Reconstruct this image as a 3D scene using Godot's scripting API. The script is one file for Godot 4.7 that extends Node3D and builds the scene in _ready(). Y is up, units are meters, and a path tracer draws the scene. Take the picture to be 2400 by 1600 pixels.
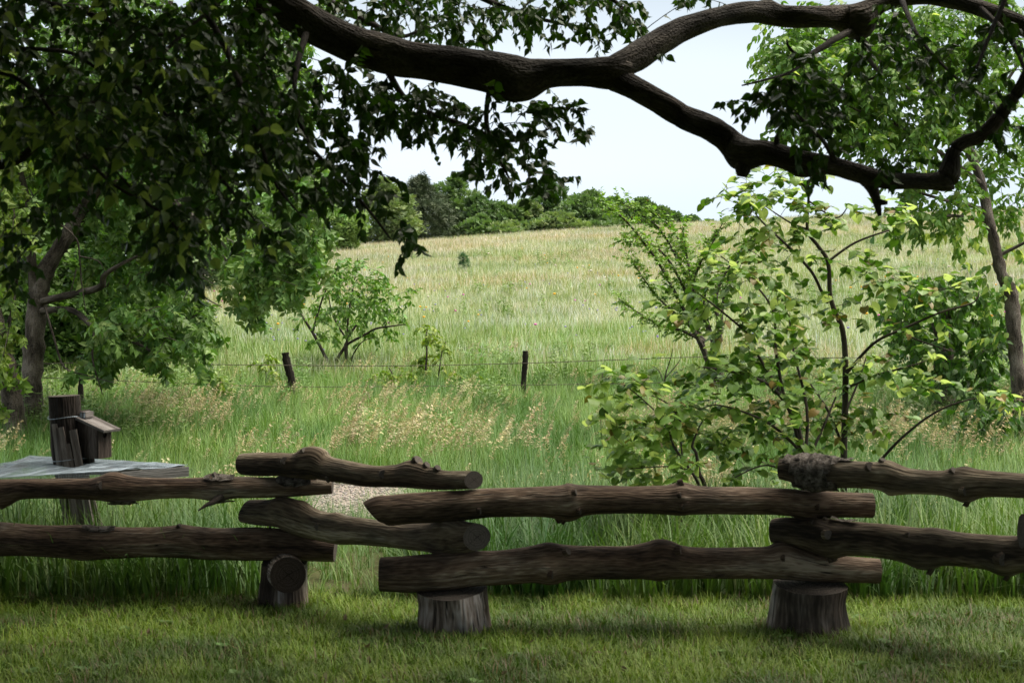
extends Node3D
# A field seen from under a tree: log fence in front, barbed wire fence and meadow hill behind.

const F := 3333.3            # focal length of the photograph in its own pixels (2400 x 1600)
const TILT := 0.0282         # the camera looks down by this much
const EYE := 1.6
var R := RandomNumberGenerator.new()
var N1 := FastNoiseLite.new()
var N2 := FastNoiseLite.new()
var M := {}
var taken := {}
var camx := Transform3D()


class MB:   # collects triangles, gives one ArrayMesh
	var v := PackedVector3Array()
	var n := PackedVector3Array()
	var c := PackedColorArray()
	var u := PackedVector2Array()
	var ix := PackedInt32Array()
	var flat := false
	var tinted := false

	func add(p: Vector3, nn := Vector3.UP, uu := Vector2.ZERO, cc := Color.WHITE) -> int:
		v.append(p)
		n.append(nn)
		u.append(uu)
		c.append(cc)
		return v.size() - 1

	func tri(a: int, b: int, d: int) -> void:
		ix.append(a)
		ix.append(b)
		ix.append(d)

	func quad(a: Vector3, b: Vector3, d: Vector3, e: Vector3, cc := Color.WHITE, s := 1.0, off := 0.0) -> void:   # counter-clockwise seen from outside; the grain follows the longer side
		var nn := (b - a).cross(d - a).normalized()
		var x := (b - a).length() * s
		var y := (e - a).length() * s
		var sw := y > x
		var i := add(a, nn, Vector2(off, off), cc)
		add(b, nn, Vector2(off, x + off) if sw else Vector2(x + off, off), cc)
		add(d, nn, Vector2(y + off, x + off) if sw else Vector2(x + off, y + off), cc)
		add(e, nn, Vector2(y + off, off) if sw else Vector2(off, y + off), cc)
		tri(i, i + 2, i + 1)
		tri(i, i + 3, i + 2)

	func box(t: Transform3D, size: Vector3, cc := Color.WHITE, off := 0.0) -> void:
		var h := size * 0.5
		var p := []
		for k in 8:
			p.append(t * Vector3(h.x if k & 1 else -h.x, h.y if k & 2 else -h.y, h.z if k & 4 else -h.z))
		for q in [[4, 5, 7, 6], [1, 0, 2, 3], [5, 1, 3, 7], [0, 4, 6, 2], [6, 7, 3, 2], [0, 1, 5, 4]]:
			quad(p[q[0]], p[q[1]], p[q[2]], p[q[3]], cc, 1.0, off)

	func tube(path: Array, rad: Array, sides: int, cc := Color.WHITE, vlen := 1.0) -> void:
		if path.size() < 2:
			return
		var up := Vector3(0.31, 0.2, 0.93)
		var first := v.size()
		var run := 0.0
		for i in path.size():
			var t: Vector3 = (path[mini(i + 1, path.size() - 1)] - path[maxi(i - 1, 0)]).normalized()
			up = up - t * up.dot(t)
			up = up.normalized() if up.length() > 0.01 else t.cross(Vector3.RIGHT).normalized()
			var w := t.cross(up)
			if i > 0:
				run += path[i].distance_to(path[i - 1])
			for j in sides + 1:
				var a := TAU * j / sides
				var o := up * cos(a) + w * sin(a)
				add(path[i] + o * rad[i], o, Vector2(run * vlen, float(j) / sides), cc)
		for i in path.size() - 1:
			for j in sides:
				var a := first + i * (sides + 1) + j
				tri(a, a + sides + 2, a + 1)
				tri(a, a + sides + 1, a + sides + 2)
		var e: Vector3 = path[-1]
		var k := add(e, (path[-1] - path[-2]).normalized(), Vector2(run * vlen, 0.5), cc)
		for j in sides:
			var a := first + (path.size() - 1) * (sides + 1) + j
			tri(a, k, a + 1)

	func put(o: MB, t: Transform3D, cc := Color.WHITE) -> void:
		var first := v.size()
		for i in o.v.size():
			add(t * o.v[i], (t.basis * o.n[i]).normalized(), o.u[i], o.c[i] * cc)
		for i in o.ix:
			ix.append(first + i)

	func mesh(origin := Vector3.ZERO) -> ArrayMesh:
		var a := []
		a.resize(Mesh.ARRAY_MAX)
		var w := v
		if origin != Vector3.ZERO:
			w = PackedVector3Array()
			w.resize(v.size())
			for i in v.size():
				w[i] = v[i] - origin
		a[Mesh.ARRAY_VERTEX] = w
		if not flat:
			a[Mesh.ARRAY_NORMAL] = n
		a[Mesh.ARRAY_TEX_UV] = u
		if tinted:
			a[Mesh.ARRAY_COLOR] = c
		a[Mesh.ARRAY_INDEX] = ix
		var m := ArrayMesh.new()
		m.add_surface_from_arrays(Mesh.PRIMITIVE_TRIANGLES, a)
		return m


class Plant:   # wood being grown, where new twigs may start, and the leaves
	var root: Node3D
	var o := Vector3.ZERO
	var wood := MB.new()
	var nodes := PackedVector3Array()
	var leaf: Array[Transform3D] = []
	var tips: Array[Transform3D] = []


func rf(a: float, b: float) -> float:
	return R.randf_range(a, b)


func rv() -> Vector3:
	return Vector3(rf(-1, 1), rf(-1, 1), rf(-1, 1))


func P(px: float, py: float, d: float) -> Vector3:   # the point at that place of the photograph, d metres in front
	var x := (px - 1200.0) / F
	var y := (800.0 - py) / F
	var k := d / (y * sin(TILT) + cos(TILT))
	return Vector3(x * k, EYE + (y * cos(TILT) - sin(TILT)) * k, -d)


func shown(p: Vector3) -> Vector3:   # photograph pixel and depth of a point
	var q := camx.affine_inverse() * p
	if q.z > -0.1:
		return Vector3(-9999, -9999, 0)
	return Vector3(1200.0 - F * q.x / q.z, 800.0 + F * q.y / q.z, -q.z)


func in_view(p: Vector3, m := 40.0) -> bool:
	var s := shown(p)
	return s.x > -m and s.x < 2400 + m and s.y > -m and s.y < 1600 + m


func ground(x: float, z: float) -> float:
	var d := -z
	var h := -0.35 * smoothstep(7.8, 12.2, d) + 0.35 * smoothstep(15.5, 21.5, d)
	if d > 18.0:
		var t := (d - 18.0) / 112.0
		var crest := clampf(7.35 + 0.068 * x - 0.0004 * x * x, 2.5, 10.0)
		if t <= 1.0:
			h += crest * t * t / (t + 0.05) * 1.05
		else:
			h += crest - (d - 130.0) * 0.045
	h += 0.06 * N1.get_noise_2d(x * 3.0, z * 3.0) * smoothstep(8.0, 30.0, d)
	return h


func numbered(called: String) -> String:
	taken[called] = taken.get(called, -1) + 1
	return called if taken[called] == 0 else "%s_%03d" % [called, taken[called]]


func thing(called: String, label: String, category: String, at := Vector3.ZERO, group := "") -> Node3D:
	var o := Node3D.new()
	o.name = numbered(called)
	add_child(o, true)
	o.position = at
	tag(o, label, category, group)
	return o


func tag(o: Node, label: String, category: String, group := "") -> void:
	o.set_meta("label", label)
	o.set_meta("category", category)
	if group:
		o.set_meta("group", group)


func part(called: String, mesh: Mesh, mat: Material, parent: Node) -> MeshInstance3D:
	var o := MeshInstance3D.new()
	o.name = called if parent != self else numbered(called)
	o.mesh = mesh
	o.material_override = mat
	parent.add_child(o, true)
	return o


func many(called: String, mesh: Mesh, mat: Material, parent: Node, where: Array[Transform3D], tint: PackedColorArray) -> MultiMeshInstance3D:
	var mm := MultiMesh.new()
	mm.transform_format = MultiMesh.TRANSFORM_3D
	mm.use_colors = true
	mm.mesh = mesh
	mm.instance_count = where.size()
	for i in where.size():
		mm.set_instance_transform(i, where[i])
		mm.set_instance_color(i, tint[i])
	var o := MultiMeshInstance3D.new()
	o.name = called if parent != self else numbered(called)
	o.multimesh = mm
	o.material_override = mat
	o.set_meta("kind", "stuff")
	parent.add_child(o, true)
	return o


const MASSES := {
	"lawn_grass": ["short mown green grass of the shaded lawn in front of the log fence", "grass"],
	"lawn_weeds": ["small round leaved weeds scattered through the lawn", "weeds"],
	"dry_leaf_litter": ["few dry brown leaves lying on the lawn", "dead leaves"],
	"tall_grass": ["tall uncut green grass between the log fence and the wire fence", "grass"],
	"seeding_brome_grass": ["straw coloured nodding seed heads standing above the tall green grass", "grass"],
	"meadow_grass": ["pale green to straw grass covering the rising field", "grass"],
	"seeding_meadow_grass": ["thin pale seed stems over the upper slope of the field", "grass"],
	"meadow_weeds": ["leafy green weeds in clumps among the field grass", "weeds"],
	"white_wildflower": ["whitish flower heads dotted over the upper field", "flowers"],
	"yellow_wildflower": ["tiny yellow orange flowers dotted over the field", "flowers"],
	"purple_wildflower": ["small purple flowers in patches of the lower field", "flowers"],
	"magenta_wildflower": ["few magenta flowers in the middle of the field", "flowers"],
	"loose_gravel": ["loose pale stones lying on the gravel path", "gravel"],
}
var masses := {}


func mass(called: String) -> Node3D:   # the one object that holds all of a growth nobody could count
	if not masses.has(called):
		var o := thing(called, MASSES[called][0], MASSES[called][1])
		o.set_meta("kind", "stuff")
		masses[called] = o
	return masses[called]


func lin(c: Color) -> Color:   # a linear base colour as albedo_color wants it
	return c.linear_to_srgb()


func ramp(cols: Array) -> Gradient:
	var g := Gradient.new()
	var o := PackedFloat32Array()
	var c := PackedColorArray()
	for k in cols.size():
		o.append(cols[k][0])
		c.append(lin(cols[k][1]))
	g.offsets = o
	g.colors = c
	return g


func noise_tex(freq: float, octaves: int, grad: Gradient, side := 512, sd := 1, kind := FastNoiseLite.TYPE_SIMPLEX_SMOOTH) -> NoiseTexture2D:
	var n := FastNoiseLite.new()
	n.seed = sd
	n.noise_type = kind
	n.frequency = freq
	n.fractal_octaves = octaves
	var t := NoiseTexture2D.new()
	t.width = side
	t.height = side
	t.seamless = true
	t.noise = n
	if grad:
		t.color_ramp = grad
	return t


func leafy(c: Color, through: Color, rough := 0.5, by_copy := false) -> StandardMaterial3D:
	var m := StandardMaterial3D.new()
	m.albedo_color = lin(c)
	m.roughness = rough
	m.metallic_specular = 0.4
	m.vertex_color_use_as_albedo = by_copy
	m.backlight_enabled = true
	m.backlight = lin(through)
	m.cull_mode = BaseMaterial3D.CULL_DISABLED
	return m


func woody(cols: Array, uvs: Vector3, bump_cm: float, around := 9.0, along := 5.0, sd := 3, cracks := 0.5, rough := 0.9) -> StandardMaterial3D:
	# wood or bark: u runs along the grain, v once around; made on a cylinder so that it closes
	var n := FastNoiseLite.new()
	n.seed = sd
	n.frequency = 0.1
	n.fractal_octaves = 3
	var W := 512
	var H := 256
	var g := ramp(cols)
	var im := Image.create(W, H, false, Image.FORMAT_RGB8)
	var hi := Image.create(W, H, false, Image.FORMAT_L8)
	for y in H:
		var a := TAU * y / H
		var cx := cos(a) * around
		var cy := sin(a) * around
		for x in W:
			var u := along * x / W * 10.0
			var p := n.get_noise_3d(cx * 6.0, cy * 6.0, u)
			var q := n.get_noise_3d(cx * 1.4 + 500.0, cy * 1.4, u * 0.6)
			var k := absf(n.get_noise_3d(cx * 2.6 + 90.0, cy * 2.6, u * 0.35 + 300.0))
			var cr := cracks * (1.0 - smoothstep(0.0, 0.035, k)) * smoothstep(-0.1, 0.3, q)
			var z := n.get_noise_3d(cx * 0.5 + 40.0, cy * 0.5 + 700.0, u * 0.35)
			var e := n.get_noise_3d(cx * 9.0, cy * 9.0 + 200.0, u * 7.0)
			var f := clampf(0.5 + 0.2 * p + 0.35 * q + 0.75 * z + 0.42 * e, 0.0, 1.0)
			var c := g.sample(f)
			var s := 1.0 - 0.75 * cr
			im.set_pixel(x, y, Color(c.r * s, c.g * s, c.b * s))
			hi.set_pixel(x, y, Color.WHITE * clampf(0.6 + 0.3 * p + 0.15 * q + 0.25 * e - 0.55 * cr, 0.0, 1.0))
	var m := StandardMaterial3D.new()
	m.albedo_texture = ImageTexture.create_from_image(im)
	m.heightmap_enabled = true
	m.heightmap_texture = ImageTexture.create_from_image(hi)
	m.heightmap_scale = bump_cm
	m.uv1_scale = uvs
	m.roughness = rough
	m.metallic_specular = 0.3
	m.vertex_color_use_as_albedo = true
	return m


# ---- leaves and blades -------------------------------------------------------------------------------------------------
func leaf_mb(widths: Array, fold: float, curl: float, petiole: float, heart := 0.0) -> MB:
	# one leaf of length 1 along +y, its face towards +z; widths: [t, half width]
	var m := MB.new()
	m.flat = true
	var mid := []
	var lf := []
	var rt := []
	for w in widths:
		var t: float = w[0]
		var z := -curl * t * t
		mid.append(m.add(Vector3(0, t, z)))
		var back := heart * maxf(0.0, 1.0 - t * 6.0)
		lf.append(m.add(Vector3(-w[1], t - back, z + fold * w[1])))
		rt.append(m.add(Vector3(w[1], t - back, z + fold * w[1])))
	for k in widths.size() - 1:
		m.tri(mid[k], lf[k + 1], lf[k])
		m.tri(mid[k], mid[k + 1], lf[k + 1])
		m.tri(mid[k], rt[k], rt[k + 1])
		m.tri(mid[k], rt[k + 1], mid[k + 1])
	if petiole > 0.0:
		var a := m.add(Vector3(-0.012, -petiole, 0.02))
		var b := m.add(Vector3(0.012, -petiole, 0.02))
		m.tri(a, mid[0], b)
	return m


func sprig_mb(one: MB, count: int, length: float, leaf_len: float, droop: float, sd: int) -> MB:
	# a twig along +y with leaves on both sides
	var r := RandomNumberGenerator.new()
	r.seed = sd
	var m := MB.new()
	m.flat = true
	for k in count:
		var t := (k + 0.5) / count
		var side := 1.0 if k % 2 else -1.0
		var ax := Vector3(side * r.randf_range(0.5, 0.95), r.randf_range(0.1, 0.8), r.randf_range(-0.5, 0.5) - droop).normalized()
		var nn := (Vector3(r.randf_range(-0.6, 0.6), 0.2, 1.0)).normalized()
		var w := ax.cross(nn).normalized()
		nn = w.cross(ax)
		var s := leaf_len * r.randf_range(0.7, 1.15)
		m.put(one, Transform3D(Basis(w * s, ax * s, nn * s), Vector3(0, t * length, -droop * t * t * length)))
	return m


func blade(m: MB, base: Vector3, lean: Vector3, h: float, w: float, segs: int, bend: float, tint: Color) -> void:
	var side := lean.cross(Vector3.UP)
	side = side.normalized() if side.length() > 0.01 else Vector3.RIGHT
	var twist := R.randf_range(-0.7, 0.7)
	side = side.rotated(Vector3.UP, twist)
	var prev := [0, 0]
	for k in segs + 1:
		var t := float(k) / segs
		var p := base + lean * (bend * t * t) + Vector3.UP * h * (t - 0.45 * bend / maxf(h, 0.01) * t * t * t)
		var ww := w * (1.0 - pow(t, 1.8)) * 0.5
		var nn := (lean * -0.5 + Vector3.UP).normalized()
		if k == segs:
			var tip := m.add(p, nn, Vector2.ZERO, tint)
			m.tri(prev[0], tip, prev[1])
		else:
			var a := m.add(p - side * ww, nn, Vector2.ZERO, tint)
			var b := m.add(p + side * ww, nn, Vector2.ZERO, tint)
			if k > 0:
				m.tri(prev[0], a, b)
				m.tri(prev[0], b, prev[1])
			prev = [a, b]


func tuft_mesh(count: int, spread: float, h0: float, h1: float, w0: float, w1: float, segs: int, bend0: float, bend1: float, vary := 0.25) -> ArrayMesh:
	var m := MB.new()
	m.tinted = true
	for k in count:
		var a := rf(0, TAU)
		var r := spread * sqrt(R.randf())
		var k2 := rf(1.0 - vary, 1.0 + vary)
		var warm := rf(-0.15, 0.2)
		blade(m, Vector3(cos(a) * r, 0, sin(a) * r), Vector3(cos(a + rf(-1, 1)), 0, sin(a + rf(-1, 1))), rf(h0, h1), rf(w0, w1), segs, rf(bend0, bend1), Color(k2 * (1 + warm), k2, k2 * (1 - warm)))
	return m.mesh()


func seed_stalk(h: float, head: float, arms: int, spike_len: float, nod: float, stem_tint: Color) -> ArrayMesh:
	# a grass stalk whose loose panicle nods to one side
	var m := MB.new()
	m.flat = true
	m.tinted = true
	var path := []
	var rad := []
	for k in 7:
		var t := k / 6.0
		path.append(Vector3(nod * t * t * t, h * (t - 0.12 * nod / h * t * t), 0.02 * sin(t * 3.0)))
		rad.append(lerpf(0.0022, 0.0009, t))
	m.tube(path, rad, 3, stem_tint)
	for k in arms:
		var t := 1.0 - head * (float(k) + rf(0, 0.8)) / arms
		var f := t * 6.0
		var i := mini(int(f), 5)
		var p: Vector3 = path[i].lerp(path[i + 1], f - i)
		var a := rf(-1.5, 1.5)
		var out := Vector3(cos(a), rf(0.0, 0.8), sin(a) * 0.6).normalized()
		var arm := spike_len * rf(0.4, 1.7) * (0.4 + 0.9 * (1.0 - t) / head)
		var q := p + out * arm + Vector3.DOWN * arm * 0.25
		var k2 := rf(0.8, 1.2)
		var tint := Color(k2, k2 * rf(0.94, 1.02), k2 * rf(0.82, 1.0))
		var i0 := m.add(p, Vector3.UP, Vector2.ZERO, tint)
		var i1 := m.add(q, Vector3.UP, Vector2.ZERO, tint)
		var i2 := m.add(p + Vector3(0.0015, 0.001, 0), Vector3.UP, Vector2.ZERO, tint)
		m.tri(i0, i1, i2)
		for s in 3:
			var b := p.lerp(q, 1.0 - 0.3 * s)
			var hang := (out * rf(0.5, 1.0) + Vector3.DOWN * rf(0.2, 1.0) + rv() * 0.25).normalized()
			var sl := spike_len * rf(0.55, 0.9)
			var side := hang.cross(rv()).normalized() * sl * 0.17
			var j0 := m.add(b, Vector3.UP, Vector2.ZERO, tint)
			var j1 := m.add(b + hang * sl * 0.4 + side, Vector3.UP, Vector2.ZERO, tint)
			var j2 := m.add(b + hang * sl, Vector3.UP, Vector2.ZERO, tint)
			var j3 := m.add(b + hang * sl * 0.4 - side, Vector3.UP, Vector2.ZERO, tint)
			m.tri(j0, j1, j2)
			m.tri(j0, j2, j3)
	return m.mesh()


# ---- growing -----------------------------------------------------------------------------------------------------------
func smooth_path(pts: Array, per := 5) -> Array:   # Catmull-Rom through Vector3 points
	var out := []
	for i in pts.size() - 1:
		var a: Vector3 = pts[maxi(i - 1, 0)]
		var b: Vector3 = pts[i]
		var c: Vector3 = pts[i + 1]
		var d: Vector3 = pts[mini(i + 2, pts.size() - 1)]
		for k in per:
			out.append(b.cubic_interpolate(c, a, d, float(k) / per))
	out.append(pts[-1])
	return out


func smooth_num(pts: Array, per := 5) -> Array:
	var out := []
	for i in pts.size() - 1:
		for k in per:
			out.append(lerpf(pts[i], pts[i + 1], float(k) / per))
	out.append(pts[-1])
	return out


func stem(t: Plant, pts: Array, sides := 7, col := Color.WHITE, mb: MB = null, wob := 0.0) -> void:
	# pts: [px, py, depth, radius in photograph pixels]
	var w := []
	var r := []
	for q in pts:
		w.append(P(q[0], q[1], q[2]))
		r.append(q[3] * q[2] / F)
	w = smooth_path(w, 6)
	r = smooth_num(r, 6)
	for i in w.size():
		if wob > 0.0:
			r[i] *= 1.0 + wob * N2.get_noise_2d(i * 37.0, w[i].x * 50.0)
		t.nodes.append(w[i])
	(mb if mb else t.wood).tube(w, r, sides, col, 1.0)


func twig(t: Plant, a: Vector3, b: Vector3, r0: float, r1: float, sag := 0.1, col := Color.WHITE, sides := 4, remember := true) -> Array:
	var mid := (a + b) * 0.5 + Vector3.UP * sag * a.distance_to(b) + rv() * 0.06 * a.distance_to(b)
	var path := []
	var rad := []
	for k in 5:
		var s := k / 4.0
		path.append(a.lerp(mid, s).lerp(mid.lerp(b, s), s))
		rad.append(lerpf(r0, r1, s))
	t.wood.tube(path, rad, sides, col)
	if remember:
		for k in range(2, 5):
			t.nodes.append(path[k])
	return path


func leaves_on(t: Plant, path: Array, from: float, count: int, size: float, hang: float, faceup: float) -> void:
	for k in count:
		var s := from + (1.0 - from) * (k + R.randf()) / count
		var f := s * (path.size() - 1)
		var i := mini(int(f), path.size() - 2)
		var p: Vector3 = path[i].lerp(path[i + 1], f - i)
		var dir: Vector3 = (path[i + 1] - path[i]).normalized()
		var side := dir.cross(Vector3.UP)
		side = side.normalized() if side.length() > 0.05 else Vector3.RIGHT
		side = side * (1.0 if k % 2 else -1.0)
		var ax := (side * rf(0.4, 1.0) + dir * rf(0.1, 0.9) + Vector3.DOWN * hang * rf(0.4, 1.4) + rv() * 0.25).normalized()
		var nn := (Vector3.UP * faceup + rv() * 0.8 + Vector3(0, 0.01, 0)).normalized()
		var w := ax.cross(nn)
		w = w.normalized() if w.length() > 0.05 else Vector3.RIGHT
		nn = w.cross(ax)
		var z := size * rf(0.65, 1.2)
		t.leaf.append(Transform3D(Basis(w * z, ax * z, nn * z), p))


func fill(t: Plant, cx: float, cy: float, rx: float, ry: float, d0: float, d1: float, twigs: int, length: float, per: int, size: float, hang: float, faceup := 0.6, r0 := 0.004, col := Color.WHITE, droop := 0.4, reach := 9.0) -> void:
	# twigs with leaves spread through that patch of the photograph between two depths, each joined to the nearest wood
	var near := PackedVector3Array()
	var mid := P(cx, cy, (d0 + d1) * 0.5)
	var span := maxf(rx, ry) * (d0 + d1) * 0.5 / F + absf(d1 - d0) + reach
	for q in t.nodes:
		if q.distance_to(mid) < span:
			near.append(q)
	if near.is_empty():
		near.append(t.nodes[0])
	for k in twigs:
		var a := rf(0, TAU)
		var rr := sqrt(R.randf())
		var p := P(cx + cos(a) * rr * rx, cy + sin(a) * rr * ry, rf(d0, d1))
		var best := near[0]
		var bd := 1e9
		for q in near:
			var dd := q.distance_squared_to(p)
			if dd < bd:
				bd = dd
				best = q
		var gap := sqrt(bd)
		if gap > length * 0.6:
			var run := twig(t, best, p, r0 * (1.0 + gap * 0.7), r0 * 0.8, 0.12, col)
			for i in range(1, 5):
				near.append(run[i])
			if gap < 1.2:
				leaves_on(t, run, 0.35, int(per * 0.5), size, hang, faceup)
			best = p
		else:
			best = best.lerp(p, 0.5)
		var dir := (p - mid).normalized() * 0.5 + rv() * 0.7 + Vector3.DOWN * droop
		var e := best + dir.normalized() * length * rf(0.6, 1.3)
		var path := twig(t, best, e, r0 * 0.8, r0 * 0.35, 0.08, col, 3, false)
		near.append(path[3])
		leaves_on(t, path, 0.1, per, size, hang, faceup)


func dress(t: Plant, kinds: Array, palette: Array, through: Color, single: int, called := "leaf", rest := "foliage", rough := 0.5) -> void:
	# the leaves that show largest become parts of their own, the rest one mass
	var mats := []
	for c in palette:
		mats.append(leafy(c, through, rough))
	var score := []
	for i in t.leaf.size():
		var s := shown(t.leaf[i].origin)
		var ok := s.x > -20 and s.x < 2420 and s.y > -20 and s.y < 1620
		score.append([(t.leaf[i].basis.y.length() / s.z if ok else 0.0), i])
	score.sort_custom(func(a, b): return a[0] > b[0])
	var where := []
	var tint := []
	for k in kinds.size():
		var w: Array[Transform3D] = []
		where.append(w)
		tint.append(PackedColorArray())
	for k in score.size():
		var x: Transform3D = t.leaf[score[k][1]]
		x.origin -= t.o
		if k < single and score[k][0] > 0.0:
			var o := part(called, kinds[k % kinds.size()], mats[R.randi() % mats.size()], t.root)
			o.transform = x
		else:
			var c: Color = palette[R.randi() % palette.size()]
			var b := rf(0.75, 1.25)
			where[k % kinds.size()].append(x)
			tint[k % kinds.size()].append(Color(c.r * b * rf(0.85, 1.15), c.g * b, c.b * b))
	var mat := leafy(Color.WHITE, through, rough, true)
	for k in kinds.size():
		if where[k].size():
			many(rest, kinds[k], mat, t.root, where[k], tint[k])


# ---- scene -------------------------------------------------------------------------------------------------------------
func _ready() -> void:
	R.seed = 20240611
	N1.seed = 5
	N1.frequency = 0.02
	N1.fractal_octaves = 3
	N2.seed = 11
	N2.frequency = 0.05
	N2.fractal_octaves = 2
	camera_and_sky()
	materials()
	land()
	lawn()
	lawn_litter()
	tall_grass()
	meadow()
	far_trees()
	woodland_edge()
	left_tree()
	right_tree()
	field_shrubs()
	barbed_fence()
	redbuds()
	log_fence()
	post_and_birdhouse()
	shade_tree()


func camera_and_sky() -> void:
	var cam := Camera3D.new()
	cam.name = "camera"
	cam.position = Vector3(0, EYE, 0)
	cam.rotation.x = -TILT
	cam.keep_aspect = Camera3D.KEEP_HEIGHT
	cam.fov = rad_to_deg(2.0 * atan(800.0 / F))
	cam.near = 0.05
	cam.far = 900.0
	add_child(cam)
	cam.current = true
	camx = cam.transform

	var sky := ProceduralSkyMaterial.new()
	sky.sky_horizon_color = Color(0.665, 0.735, 0.785)
	sky.sky_top_color = Color(0.8, 0.83, 0.86)
	sky.sky_curve = 0.25
	sky.ground_horizon_color = Color(0.5, 0.52, 0.4)
	sky.ground_bottom_color = Color(0.3, 0.33, 0.2)
	sky.sun_angle_max = 0.01
	var sn := FastNoiseLite.new()
	sn.seed = 8
	sn.frequency = 0.006
	sn.fractal_octaves = 4
	var cover := Image.create(512, 256, false, Image.FORMAT_RGBA8)
	for y in 256:
		for x in 512:
			var a := TAU * x / 512.0
			var q := sn.get_noise_3d(cos(a) * 60.0, sin(a) * 60.0, y * 7.0)
			cover.set_pixel(x, y, Color(1.0, 0.985, 0.985, clampf(0.07 + 0.3 * q, 0.0, 0.3)))
	sky.sky_cover = ImageTexture.create_from_image(cover)
	var env := Environment.new()
	env.background_mode = Environment.BG_SKY
	env.sky = Sky.new()
	env.sky.sky_material = sky
	env.background_energy_multiplier = 1.0
	env.tonemap_mode = Environment.TONE_MAPPER_LINEAR
	env.tonemap_exposure = 1.42
	env.sdfgi_enabled = true
	env.ssao_enabled = true
	env.ssil_enabled = true
	var we := WorldEnvironment.new()
	we.name = "environment"
	we.environment = env
	var lens := CameraAttributesPhysical.new()   # a 50 mm lens at f/8 focused on the field
	lens.frustum_focal_length = 50.0
	lens.frustum_focus_distance = 22.0
	lens.exposure_aperture = 8.0
	we.camera_attributes = lens
	add_child(we)

	var sun := DirectionalLight3D.new()
	sun.name = "sun"
	sun.light_energy = 1.6
	sun.light_color = Color(1.0, 0.97, 0.92)
	sun.light_angular_distance = 48.0
	sun.shadow_enabled = true
	sun.position = Vector3(20, 40, -20)
	add_child(sun)
	sun.look_at_from_position(Vector3(25, 50, -8), Vector3.ZERO)


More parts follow.
